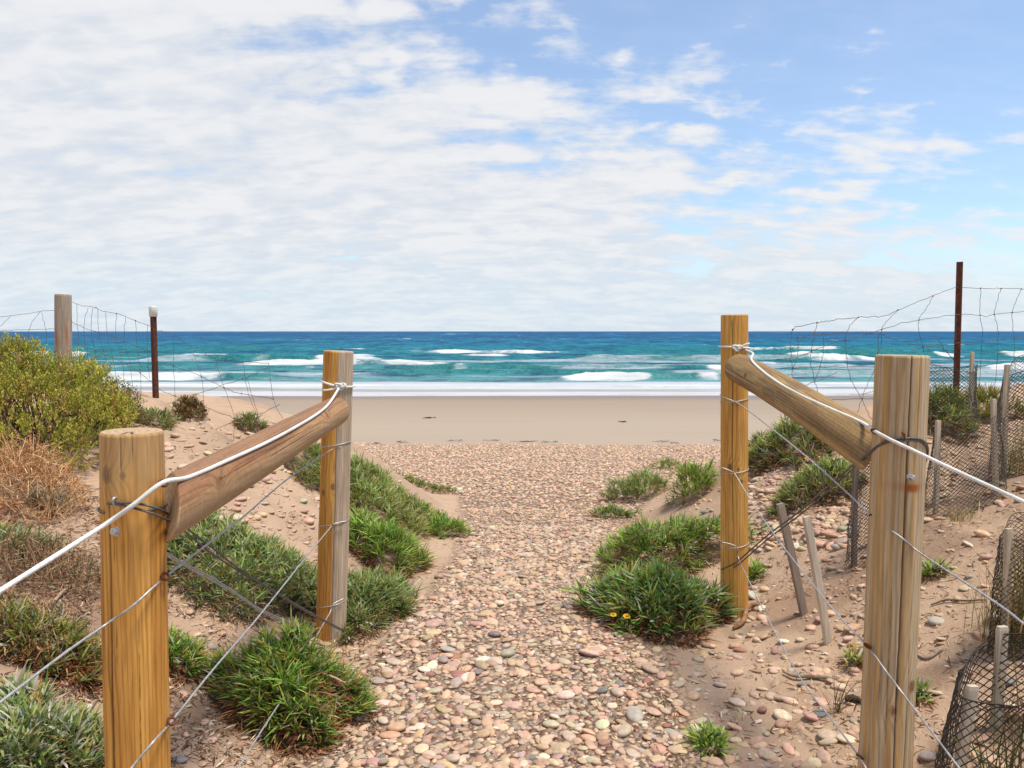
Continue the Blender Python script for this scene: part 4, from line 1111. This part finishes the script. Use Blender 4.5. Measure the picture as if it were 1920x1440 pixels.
def flower(p, r=.02, up=(0, -.35, 1)):
    up = np.array(up, float); up /= np.linalg.norm(up)
    a = np.cross(up, [1, 0, 0]); a /= np.linalg.norm(a); b = np.cross(up, a)
    gs = []
    n = 14
    for i in range(n):
        q = i / n * 2 * math.pi
        d = math.cos(q) * a + math.sin(q) * b; sd = np.cross(up, d)
        t = np.array([.25, .6, .9, 1.05]); w = np.array([.10, .17, .14, .02])
        Pt = p + r * (t[:, None] * d + (.18 * np.sin(t * 2))[:, None] * up)
        V = np.stack([Pt - sd * (w * r)[:, None], Pt + sd * (w * r)[:, None]], 1).reshape(-1, 3)
        Fq = np.array([[0, 1, 3, 2], [2, 3, 5, 4], [4, 5, 7, 6]])
        C = np.array([(.38, .11, .01)] * 2 + [(.72, .36, .01)] * 2 + [(.80, .46, .015)] * 4)
        gs.append((V, [Fq], C))
    Vs, Fc = ICO[1]
    gs.append((Vs * np.array([.3, .3, .18]) * r + p + up * r * .12, [Fc], np.tile([(.42, .16, .01)], (len(Vs), 1))))
    st = tube([p, p - up * .03, p - np.array([0, 0, .09])], .0018, 5, 3)
    gs.append((st[0], st[1], np.tile([(.10, .16, .04)], (len(st[0]), 1))))
    return join(gs)
M_PETAL = vcol_mat('flower_petal', .5, .3, 80., .08, translucent=.15)

def plant(name, label, cat, u, v, wpx, dep, h, nros, group='green clumps of strap leaves', flowers=(), rot=0., **kw):
    """u,v: photo pixel of the middle of the plant's footprint on the ground; wpx half width in pixels; dep half depth in m"""
    p = G(u, v); rx = wpx * p[1] / F
    loc = (p[0], p[1], float(H(p[0], p[1])))
    t = thing(name, label, cat, loc, group)
    g = clump_geo(p[0], p[1], rx, dep, h, nros, rot=rot, **kw)
    part('leaves', g, M_LEAF, t)
    for (fu, fv, r, dy) in flowers:
        part('flower', flower(P(fu, fv, p[1] + dy), r), M_PETAL, t)
    return t
BRIGHT = GREENS * np.array([1.25, 1.2, .9]); OLIVE = np.array([(.17, .21, .05), (.12, .16, .045), (.21, .24, .07), (.09, .12, .04)]) * 1.2
YEL = np.array([(.24, .25, .05), (.17, .20, .045), (.12, .16, .04), (.28, .24, .06)])
BLUEG = np.array([(.115, .175, .045), (.085, .13, .036), (.15, .20, .055), (.21, .235, .085)]) * 1.28
RED = ((.28, .10, .04), (.34, .17, .07), (.20, .07, .035), (.45, .32, .18), (.36, .15, .06))
# left side
plant('leafy_clump', 'large domed green tuft with orange dry base before the half grey post', 'plant', 546, 1345, 122, .165, .17, 190, per=14, L=.098, W=.0085, pal=BRIGHT * .85, white=.08, yellow=.13, dry=.9, drypal=RED)
plant('leafy_clump', 'small green tuft just right of the honey post', 'plant', 338, 1250, 50, .10, .06, 30, L=.075, white=.08, dry=.7, pal=BRIGHT, drypal=RED)
plant('leafy_clump', 'silver tipped green clump left of the honey post foot', 'plant', 85, 1420, 125, .16, .08, 130, L=.08, white=.34, dry=.5, drypal=RED, pal=BLUEG)
plant('leafy_clump', 'yellow green strip of leaves with rusty base left of honey post', 'plant', 75, 1222, 125, .09, .07, 70, L=.085, pal=YEL, white=.12, dry=1.3, drypal=RED)
plant('leafy_clump', 'wide green mat between both posts of the left fence', 'plant', 455, 1080, 165, .36, .11, 270, per=13, L=.085, pal=BLUEG, white=.12, dry=.75, drypal=((.26, .14, .065), (.5, .40, .27), (.42, .30, .18), (.2, .1, .05)))
plant('leafy_clump', 'green clump sprawling at the right foot of the half grey post', 'plant', 668, 1150, 98, .27, .10, 160, L=.10, pal=BLUEG, white=.12, dry=.5)
plant('leafy_clump', 'tall bushy green tuft on the path edge behind the half grey post', 'plant', 722, 1050, 72, .22, .13, 105, L=.115, pal=BRIGHT, white=.05, dry=.55, drypal=RED)
plant('leafy_clump', 'yellowish green leaf bank under the rail behind the half grey post', 'plant', 690, 945, 86, .48, .14, 200, L=.10, pal=OLIVE * 1.25, white=.06, dry=.5)
plant('leafy_clump', 'dark green leaves showing between the left rail and half grey post', 'plant', 585, 885, 50, .30, .14, 60, L=.10, pal=OLIVE, white=.06, dry=.4)
plant('leafy_clump', 'low bright green tuft ending the left clumps on the path', 'plant', 833, 1000, 36, .19, .07, 44, L=.085, pal=BRIGHT, white=.03, dry=.35)
plant('leafy_clump', 'small olive tuft uphill of the low bright tuft', 'plant', 765, 965, 52, .3, .09, 64, L=.085, pal=OLIVE * 1.2, white=.05, dry=.4)
plant('leafy_clump', 'thin trailing line of leaves on pebbles at left bank foot', 'plant', 790, 915, 75, .12, .05, 44, L=.07, pal=OLIVE, white=.03, dry=.4, rot=-.5)
plant('leafy_clump', 'sparse green shoots on bank left of the honey post top', 'plant', 25, 1030, 60, .10, .05, 24, L=.075, pal=OLIVE * 1.2, white=.25, dry=.6)
plant('leafy_clump', 'whitish leaf clump among brown weeds left of the honey post', 'plant', 92, 950, 32, .07, .03, 16, L=.07, W=.011, pal=np.array([(.42, .42, .35), (.5, .48, .4), (.25, .28, .17)]), white=.4, dry=.4)
# right side
GRP = 'green clumps of strap leaves'
plant('leafy_clump', 'wide green cushion mid path edge left of the yellow post', 'plant', 1243, 1065, 118, .30, .20, 200, per=13, L=.10, pal=BRIGHT * 1.0, white=.15, yellow=.12, dry=.55, flowers=[(1174, 985, .016, .1), (1250, 997, .016, .0), (1295, 1057, .016, -.2)])
plant('leafy_clump', 'dark green flowering clump at the left foot of the yellow post', 'plant', 1235, 1165, 112, .23, .17, 175, per=13, L=.115, W=.0105, pal=GREENS * 1.05, white=.15, yellow=.08, dry=.5, drypal=RED, flowers=[(1150, 1153, .0155, -.17), (1175, 1156, .0175, -.2), (1308, 1138, .014, -.1)])
plant('leafy_clump', 'grey green tuft farther up the path, left of a round tuft', 'plant', 1198, 935, 54, .30, .16, 80, L=.12, pal=BLUEG, white=.08, dry=.2)
plant('leafy_clump', 'spiky round tuft close left of the yellow post', 'plant', 1300, 928, 34, .20, .16, 46, L=.13, pal=BRIGHT, white=.04, yellow=.14, dry=.3)
plant('leafy_clump', 'low thin patch of leaves on pebbles before the grey green tuft', 'plant', 1145, 970, 40, .12, .04, 32, L=.07, pal=BLUEG, white=.05, dry=.15)
plant('leafy_clump', 'tiny far patch of leaves on the pebble beach', 'plant', 1253, 879, 25, .18, .06, 22, L=.09, pal=OLIVE * 1.2, white=.04, dry=.2)
plant('leafy_clump', 'small green plant touching the right side of the yellow post', 'plant', 1410, 1085, 17, .06, .05, 14, L=.08, pal=BRIGHT, dry=.2)
plant('leafy_clump', 'green leafy mass on the dune edge behind the sloping right rail', 'plant', 1475, 845, 72, .45, .13, 105, L=.11, W=.012, pal=OLIVE, white=.10, dry=1.0, drypal=((.12, .07, .04), (.24, .12, .06), (.34, .2, .1)))
plant('leafy_clump', 'yellow flowered mat of leaves hanging under the right rail', 'plant', 1532, 920, 64, .24, .10, 80, L=.09, pal=OLIVE * 1.15, white=.07, dry=1.7, drypal=((.12, .07, .04), (.24, .12, .06), (.34, .2, .1)), flowers=[(1513, 860, .015, .15), (1588, 870, .015, .1)])
plant('leafy_clump', 'tiny bright green tuft alone on sand below the yellow post', 'plant', 1333, 1402, 24, .05, .02, 9, L=.075, W=.010, pal=BRIGHT, white=.06, dry=.3)
plant('leafy_clump', 'tiny tuft on the sand before the wide net guard', 'plant', 1748, 1078, 16, .04, .02, 7, L=.06, pal=BRIGHT, dry=.8)
plant('leafy_clump', 'small rosette of leaves right beside the grey post', 'plant', 1724, 1310, 18, .04, .02, 7, L=.065, W=.011, pal=BLUEG * 1.2, white=.15, dry=.4)
plant('leafy_clump', 'small green sprout left beside the grey post', 'plant', 1597, 1248, 15, .04, .02, 6, L=.06, pal=YEL, dry=.6)
plant('leafy_clump', 'olive leaf patch on the dune crest between grey post and steel picket', 'plant', 1765, 800, 42, .30, .14, 70, L=.09, pal=OLIVE, white=.05, dry=.9)
plant('leafy_clump', 'yellow green leaf patch on the dune crest right of the steel picket', 'plant', 1842, 788, 36, .28, .14, 62, L=.09, pal=YEL * .9, white=.08, dry=.5)
plant('leafy_clump', 'little flowering weed on the left dune crest near the rail', 'plant', 472, 803, 24, .12, .07, 18, L=.07, pal=OLIVE, dry=1.2, drypal=((.2, .09, .06), (.3, .16, .08)))
plant('leafy_clump', 'green leaves at the foot of the white capped picket', 'plant', 292, 790, 34, .12, .05, 24, L=.07, pal=OLIVE, dry=.5)

# grass with fine long blades
def fine_grass(name, label, u, v, wpx, n, L, pal, tilt=.3, W=.0028, group='tufts of fine dune grass', bend=.5, Y=None):
    p = G(u, v) if Y is None else P(u, v, Y)
    p[2] = H(p[0], p[1]); rx = wpx * p[1] / F
    X = p[0] + rng.normal(0, rx * .5, n); Y_ = p[1] + rng.normal(0, rx * .5, n)
    b = np.stack([X, Y_, H(X, Y_)], 1)
    d = dirs(rng.uniform(0, 2 * math.pi, n), np.abs(rng.normal(0, tilt, n)))
    g = blades(b, d, L * rng.uniform(.4, 1.1, n), np.full(n, W) * rng.uniform(.6, 1.3, n), rng.uniform(.05, bend, n), pick(pal, n, .2), prof=(.8, 1., .9, .7, .5, .1))
    solo(name, g, M_LEAF, tuple(p), label, 'grass', group)
STRAW = [(.48, .36, .16), (.40, .26, .10), (.55, .44, .24), (.20, .22, .07)]
fine_grass('grass_tuft', 'thin wispy grass tuft left of the grey post foot', 1570, 1335, 12, 34, .20, [(.13, .12, .05), (.30, .18, .08), (.08, .09, .03)], .45)
fine_grass('grass_tuft', 'dense dry yellow grass inside the narrow net guard', 1918, 1205, 50, 260, .46, STRAW, .18, .0045, Y=2.72)
fine_grass('grass_tuft', 'long dark green blades inside the large open net guard', 1890, 1440, 45, 36, .36, [(.06, .09, .02), (.10, .12, .03), (.3, .24, .1)], .35, .004, Y=2.12)
fine_grass('grass_tuft', 'wispy green stems beside the narrow net guard', 1840, 1170, 22, 16, .26, [(.20, .24, .08), (.35, .33, .16)], .4, .0024)
fine_grass('grass_tuft', 'dry straws around the wide net guard base', 1800, 975, 30, 90, .12, STRAW, .6, .003)
fine_grass('grass_tuft', 'tangled grass in the tallest net guard', 1915, 905, 40, 110, .34, STRAW + [(.14, .16, .05)], .3, .004, Y=4.2)

# saltbush: twigs carrying many small leaves
def sprigs(cx, cy, rx, ry, h, n, leafpal, per=16, L=.07, leaf=.011, zmin=0., shape=.55, lumps=0):
    q = rng.uniform(0, 2 * math.pi, n); f = rng.uniform(0, 1, n)
    rr = np.sqrt(f)
    X = cx + rr * np.cos(q) * rx; Y_ = cy + rr * np.sin(q) * ry
    lump = .62 + .75 * fbm(X * 4.2, Y_ * 4.2, 3, 7)
    Zs = h * np.clip(1 - rr ** 2.2, 0.02, 1) ** shape * lump
    lev = 1 - .8 * rng.uniform(0, 1, n) ** 2
    Z = H(X, Y_) + Zs * lev
    nrm = np.stack([(X - cx) / rx * .7, (Y_ - cy) / ry * .7, np.full(n, .75)], 1) + rng.normal(0, .25, (n, 3)); nrm /= np.linalg.norm(nrm, axis=1)[:, None]
    if lumps:
        lq = rng.uniform(0, 2 * math.pi, lumps); lr = np.sqrt(rng.uniform(0, 1.05, lumps))
        lx = cx + lr * np.cos(lq) * rx; ly = cy + lr * np.sin(lq) * ry
        lz = h * np.clip(1 - lr ** 2.2, 0.03, 1) ** shape * rng.uniform(.60, .98, lumps)
        lrad = rng.uniform(.07, .135, lumps)
        k = rng.integers(0, lumps, n); dv_ = rng.normal(size=(n, 3)); dv_[:, 2] = np.abs(dv_[:, 2]) * 1.1 - .25
        dv_ /= np.linalg.norm(dv_, axis=1)[:, None]
        rad = lrad[k] * rng.uniform(.55, 1.05, n)
        X = lx[k] + dv_[:, 0] * rad; Y_ = ly[k] + dv_[:, 1] * rad
        Z = np.maximum(H(X, Y_) + .01, H(lx, ly)[k] + lz[k] - .05 + dv_[:, 2] * rad)
        nrm = dv_ * .8 + np.array([0, 0, .6]) + rng.normal(0, .2, (n, 3)); nrm /= np.linalg.norm(nrm, axis=1)[:, None]
    base = np.stack([X, Y_, Z], 1)
    patch = fbm(X * 6, Y_ * 6, 2, 27)
    tipc = pick(leafpal, n, .15) * (.75 + .5 * patch)[:, None]
    if lumps:
        br = rng.random(lumps)[k] < .07 + .30 * sstep(0, -.45, X - cx) * sstep(.5, .2, Z - H(X, Y_))
        tipc[br] = pick([(.36, .21, .09), (.42, .27, .13), (.28, .15, .07)], br.sum())
    N_ = n * per; R_ = np.repeat(np.arange(n), per); t = np.tile(np.linspace(.05, 1, per), n)
    lb = base[R_] + nrm[R_] * (t * L * rng.uniform(.7, 1.2, n)[R_])[:, None] + rng.normal(0, .004, (N_, 3))
    az = rng.uniform(0, 2 * math.pi, N_); d = dirs(az, rng.uniform(.4, 1.3, N_)) + nrm[R_] * .6; d /= np.linalg.norm(d, axis=1)[:, None]
    col = tipc[R_] * rng.uniform(.75, 1.25, (N_, 1))
    g1 = blades(lb, d, leaf * rng.uniform(.7, 1.3, N_), leaf * .42 * rng.uniform(.8, 1.3, N_), rng.uniform(0, .2, N_), col, prof=(.5, 1., .3))
    return g1, base, nrm
def branches(cx, cy, rx, ry, h, n, pal, r=.0035):
    gs = []
    for i in range(n):
        q = rng.uniform(0, 2 * math.pi); rr = math.sqrt(rng.random())
        e = np.array([cx + rr * math.cos(q) * rx * .9, cy + rr * math.sin(q) * ry * .9, 0]); e[2] = H(e[0], e[1]) + h * (1 - rr ** 2.2) ** .55 * rng.uniform(.6, .95)
        s_ = np.array([cx + rng.normal(0, .12) * rx + (e[0] - cx) * .4, cy + rng.normal(0, .12) * ry + (e[1] - cy) * .4, 0]); s_[2] = H(s_[0], s_[1]) - .01
        m_ = (s_ + e) / 2 + rng.normal(0, .05, 3)
        g = tube([s_, m_, e], [r * 1.6, r, r * .4], 5, 5)
        gs.append((g[0], g[1], np.tile(pick(pal, 1), (len(g[0]), 1))))
    return join(gs)
SALT = [(.42, .42, .06), (.34, .35, .055), (.46, .40, .08), (.25, .26, .05), (.50, .33, .11), (.44, .43, .065)]
def bush(name, label, cx, cy, rx, ry, h, n, pal, brpal, cat='bush', nb=60, group=None, lumps=0, **kw):
    t = thing(name, label, cat, (cx, cy, float(H(cx, cy))), group)
    g, _, _ = sprigs(cx, cy, rx, ry, h, n, pal, lumps=lumps, **kw)
    part('foliage', g, M_LEAF, t)
    part('branches', branches(cx, cy, rx, ry, h, nb, brpal), M_TWIG, t)
    return t
c = P(58, 805, 4.45)
bush('salt_bush', 'big rounded yellow green bush on the left dune', c[0] - .05, c[1] + .1, .50, .56, .55, 4600, SALT, [(.20, .12, .07), (.28, .18, .1)], nb=140, per=16, L=.06, leaf=.0135, lumps=85)
c = P(210, 800, 5.0)
bush('salt_bush', 'small brownish bush at the right skirt of the big bush', c[0] - .05, c[1], .22, .25, .22, 380, [(.20, .17, .06), (.24, .16, .08), (.14, .14, .04)], [(.2, .12, .07)], nb=40, leaf=.012)
c = G(347, 790)
bush('dry_shrub', 'dry brown dome shaped shrub on the left dune crest', c[0], c[1] + .1, .09, .11, .11, 240, [(.28, .18, .06), (.2, .12, .05), (.16, .13, .04)], [(.2, .1, .05)], nb=30, leaf=.016, per=10, L=.04)

def twig_bush(name, label, cx, cy, rx, ry, h, n, pal, leafpal=None, nl=0, cat='bush', Lt=.10, r=.0011, group=None):
    q = rng.uniform(0, 2 * math.pi, n); rr = np.sqrt(rng.uniform(0, 1, n))
    X = cx + rr * np.cos(q) * rx; Y_ = cy + rr * np.sin(q) * ry
    Z = H(X, Y_) + h * np.clip(1 - rr ** 2, 0, 1) ** .6 * rng.uniform(.1, 1, n) * (.6 + .7 * fbm(X * 6, Y_ * 6, 2, 19))
    d = dirs(rng.uniform(0, 2 * math.pi, n), rng.uniform(.2, 1.7, n))
    t = thing(name, label, cat, (cx, cy, float(H(cx, cy))), group)
    g = blades(np.stack([X, Y_, Z], 1), d, Lt * rng.uniform(.4, 1.3, n), np.full(n, r * 2.2) * rng.uniform(.6, 1.6, n), rng.uniform(-.3, .5, n), pick(pal, n, .25), prof=(1, .9, .9, .6, .3))
    part('twigs', g, M_TWIG, t)
    if nl:
        g2, _, _ = sprigs(cx, cy, rx * .95, ry * .95, h, nl, leafpal, per=9, L=.035, leaf=.010)
        part('foliage', g2, M_LEAF, t)
    return t
TW = [(.58, .35, .17), (.48, .25, .11), (.62, .43, .24), (.32, .16, .075), (.60, .31, .13)]
c = P(5, 880, 3.75); twig_bush('dead_bush', 'tangle of orange brown dead twigs below the big bush', c[0], c[1], .34, .36, .27, 3600, TW, TW, 220, Lt=.10)
c = P(60, 985, 3.1); twig_bush('dead_bush', 'greyish brown dead scrub left of the honey post top', c[0], c[1],   .26, .20, .11, 1300, [(.34, .18, .10), (.22, .13, .08), (.40, .27, .15)], [(.16, .14, .06), (.24, .15, .07), (.12, .12, .06)], 260, Lt=.08)
c = P(70, 1075, 2.65); twig_bush('dead_bush', 'rust coloured low scrub with grey green leaves left of honey post', c[0], c[1],   .24, .17, .08, 1000, [(.40, .20, .09), (.30, .15, .07), (.45, .3, .16)], [(.15, .16, .09), (.36, .17, .07), (.12, .13, .08)], 240, Lt=.07)

# litter: dead leaves and twig bits strewn on the banks (uncountable)
def litter():
    pts = []
    for (u0, u1, v0, v1, n) in ((0, 200, 860, 1440, 8000), (310, 720, 960, 1440, 6500), (200, 620, 790, 980, 700), (1110, 1640, 1060, 1440, 2000), (1400, 1640, 860, 1180, 1500), (1650, 1920, 780, 1440, 2000), (700, 900, 1000, 1300, 500)):
        uu = rng.uniform(u0, u1, n); vv = rng.uniform(v0, v1, n)
        gk = fbm(uu * .016, vv * .03, 3, 55) > .42
        pts += [G(a, b) for a, b in zip(uu[gk], vv[gk])]
    p = np.array(pts); p = p[p[:, 1] < 9]; n = len(p)
    p[:, 2] = H(p[:, 0], p[:, 1]) + .004
    d = dirs(rng.uniform(0, 2 * math.pi, n), rng.uniform(1.2, 1.75, n))
    g = blades(p, d, rng.uniform(.008, .05, n), rng.uniform(.0016, .0065, n), rng.uniform(-.2, .3, n), pick([(.20, .10, .05), (.12, .07, .045), (.36, .22, .12), (.5, .38, .25), (.08, .05, .035), (.26, .11, .05)], n, .25))
    solo('litter', g, M_TWIG, (0, 3, 0), kind='stuff')
litter()

# driftwood sticks and roots
def stick(label, px, r, col, seed=0):
    pts = [G(u, v) + np.array([0, 0, dz]) for u, v, dz in px]
    g = tube(pts, r, 7, 6, r[0] * .12)
    V = g[0]; C = np.array(col)[None] * (.6 + .8 * fbm(V[:, 0] * 90, V[:, 1] * 90 + V[:, 2] * 60, 3, seed))[:, None]
    solo('stick', (V, g[1], C), M_TWIG, tuple(pts[0]), label, 'stick', 'sticks and roots on the sand')
stick('curved brown root at the right foot of the yellow post', [(1375, 1182, .01), (1393, 1172, .02), (1402, 1150, .03), (1420, 1142, .025), (1432, 1138, .0)], [.008, .012, .012, .009, .006], (.28, .15, .08))
stick('grey driftwood stick lying before the grey post', [(1468, 1264, .012), (1490, 1275, .016), (1530, 1274, .012), (1568, 1279, .01), (1578, 1278, .004)], [.004, .007, .008, .008, .004], (.26, .2, .15))
stick('dark broken stick half buried left of the grey post foot', [(1585, 1318, .016), (1600, 1316, .014), (1618, 1320, .006)], [.011, .013, .010], (.06, .04, .03))
stick('long thin twig on the sand behind the narrow net guard', [(1745, 1138, .008), (1775, 1130, .012), (1810, 1131, .010), (1848, 1128, .008)], [.003, .004, .004, .003], (.17, .11, .08))
stick('forked grey twig right of the grey post', [(1714, 1228, .01), (1738, 1238, .008), (1768, 1222, .012)], [.004, .006, .003], (.3, .24, .18))
stick('tan dead branch on the ground left of the honey post', [(98, 1138, .01), (115, 1122, .02), (130, 1108, .015), (138, 1098, .01)], [.006, .007, .005, .003], (.36, .24, .15))

# seaweed on the beach
def weed(u, v, wpx, label, group, thick=1.):
    p = G(u, v); w = wpx * p[1] / F
    gs = []
    for i in range(int(14 * (.5 + .5 * thick))):
        a = p + np.array([rng.uniform(-w, w), rng.uniform(-.12, .12), 0]); L = w * rng.uniform(.3, .7); q = rng.normal(0, .4)
        pts = []
        for t in np.linspace(-1, 1, 5):
            x = a[0] + math.cos(q) * L * t; y = a[1] + math.sin(q) * L * t
            pts.append([x, y, H(x, y) + .012 + .035 * (1 - t * t) * rng.uniform(.2, 1.0)])
        gs.append(tube(pts, np.array([.004, .014, .018, .012, .003]) * min(1., .35 + w * .5) * thick, 6, 3))
    solo('seaweed', join(gs), M_WEED, (p[0], p[1], float(H(p[0], p[1]))), label, 'seaweed', group)
weed(805, 785, 9, 'dark heap of seaweed alone on the smooth beach nearer the left fence', 'seaweed on the open beach')
weed(1166, 792, 6, 'small dark seaweed scrap alone on the smooth beach nearer the right fence', 'seaweed on the open beach')
for (u, v, w) in ((700, 834, 13), (757, 831, 10), (853, 829, 12), (922, 828, 13), (985, 830, 22), (1030, 831, 14), (1240, 830, 13), (1265, 833, 9), (1345, 828, 11)):
    weed(u, v, w, 'thin dark strand of seaweed in the tide line where pebbles meet sand', 'tide line seaweed strands', .4)

# ------------------------------------------------------------------ sky, sun, camera
EL, AZ = math.radians(72), math.radians(108)     # azimuth clockwise from +Y
w = bpy.data.worlds.new('World'); S.world = w; w.use_nodes = True
nt = w.node_tree; nt.nodes.clear()
out = nt.nodes.new('ShaderNodeOutputWorld')
sky = nd(nt, 'ShaderNodeTexSky'); sky.sky_type = 'NISHITA'; sky.sun_disc = False
sky.sun_elevation = EL; sky.sun_rotation = AZ; sky.air_density = 1.0; sky.dust_density = .3; sky.ozone_density = 2.0
skc = nd(nt, 'ShaderNodeVectorMath', {0: sky.outputs[0], 1: (.96, 1.06, 1.13)}, operation='MULTIPLY').outputs[0]
bg1 = nd(nt, 'ShaderNodeBackground', {'Color': skc, 'Strength': .13})
tc = nd(nt, 'ShaderNodeTexCoord'); sp = nd(nt, 'ShaderNodeSeparateXYZ', {0: tc.outputs['Generated']})
X_, Y_, Z_ = sp.outputs
zc = mth(nt, 'MAXIMUM', Z_, 0.)
zz = mth(nt, 'ADD', zc, .26)
vec = nd(nt, 'ShaderNodeCombineXYZ', {0: mth(nt, 'DIVIDE', X_, zz), 1: mth(nt, 'DIVIDE', Y_, zz), 2: 0.}).outputs[0]
az = mth(nt, 'MULTIPLY', mth(nt, 'ARCTAN2', X_, Y_), 57.3); el = mth(nt, 'MULTIPLY', mth(nt, 'ARCSINE', Z_), 57.3)
nbig = noise(nt, vec, .7, 5., .55, .3)
nmid = noise(nt, vec, 2.6, 9., .60, .1)
vec2 = nd(nt, 'ShaderNodeMapping', {'Vector': vec, 'Scale': (.75, 1.7, 1), 'Rotation': (0, 0, .18)}).outputs[0]
nrip = noise(nt, vec2, 6.5, 8., .60, .15)
vor = nd(nt, 'ShaderNodeTexVoronoi', {'Vector': nd(nt, 'ShaderNodeVectorMath', {0: vec2, 1: nd(nt, 'ShaderNodeTexNoise', {'Vector': vec, 'Scale': 5., 'Detail': 4.}).outputs['Color']}, operation='ADD').outputs[0], 'Scale': 4.2}); vor.feature = 'SMOOTH_F1'
puff = mth(nt, 'SUBTRACT', 1., vor.outputs['Distance'])
azc = mth(nt, 'MINIMUM', mth(nt, 'MAXIMUM', az, -40.), 60.)
edge = mth(nt, 'SUBTRACT', 20.0, mth(nt, 'ADD', mth(nt, 'MULTIPLY', azc, .42), mth(nt, 'MINIMUM', el, 40.)))
tex = mth(nt, 'ADD', mth(nt, 'MULTIPLY', mth(nt, 'SUBTRACT', nmid, .5), 5.0), mth(nt, 'ADD', mth(nt, 'MULTIPLY', mth(nt, 'SUBTRACT', nrip, .5), 3.4), mth(nt, 'MULTIPLY', mth(nt, 'SUBTRACT', puff, .58), 2.0)))
e1 = mth(nt, 'ADD', mth(nt, 'MINIMUM', mth(nt, 'DIVIDE', edge, 7.5), 1.75), tex)
cov = remap(nt, e1, -.9, 1.1, 0., .97)
hor = remap(nt, el, .5, 8., 1., 0.)
cov = mth(nt, 'MAXIMUM', mth(nt, 'MAXIMUM', cov, .20), mth(nt, 'MULTIPLY', hor, .95))
shade = mth(nt, 'ADD', mth(nt, 'MULTIPLY', nrip, .5), mth(nt, 'ADD', mth(nt, 'MULTIPLY', nmid, .3), mth(nt, 'MULTIPLY', puff, .2)))
cc = mixc(nt, remap(nt, shade, .40, .60), (.555, .59, .645), (.685, .687, .70))
ccl = mixc(nt, remap(nt, shade, .42, .62), (.525, .60, .68), (.62, .67, .71))
cc = mixc(nt, hor, cc, ccl)
bg2 = nd(nt, 'ShaderNodeBackground', {'Color': cc, 'Strength': 1.0})
mx = nd(nt, 'ShaderNodeMixShader', {0: cov, 1: bg1.outputs[0], 2: bg2.outputs[0]})
nt.links.new(mx.outputs[0], out.inputs[0])

sd = bpy.data.lights.new('sun', 'SUN'); sd.energy = 3.7; sd.angle = math.radians(13); sd.color = (1, .93, .80)
so = bpy.data.objects.new('sun', sd); COL.objects.link(so)
dv = np.array([math.sin(AZ) * math.cos(EL), math.cos(AZ) * math.cos(EL), math.sin(EL)])
from mathutils import Vector
so.rotation_euler = Vector(-dv).to_track_quat('-Z', 'Y').to_euler(); so.location = (8, -2, 10)

cd = bpy.data.cameras.new('camera'); co = bpy.data.objects.new('camera', cd); COL.objects.link(co)
cd.sensor_width = 36; cd.lens = 36 * F / 1920; cd.clip_start = .05; cd.clip_end = 40000
co.location = CAM; co.rotation_euler = (math.pi / 2 - TH, 0, 0)
S.camera = co
S.view_settings.view_transform = 'Standard'; S.view_settings.look = 'None'; S.view_settings.exposure = .35; S.view_settings.gamma = 1
S.cycles.max_bounces = 6
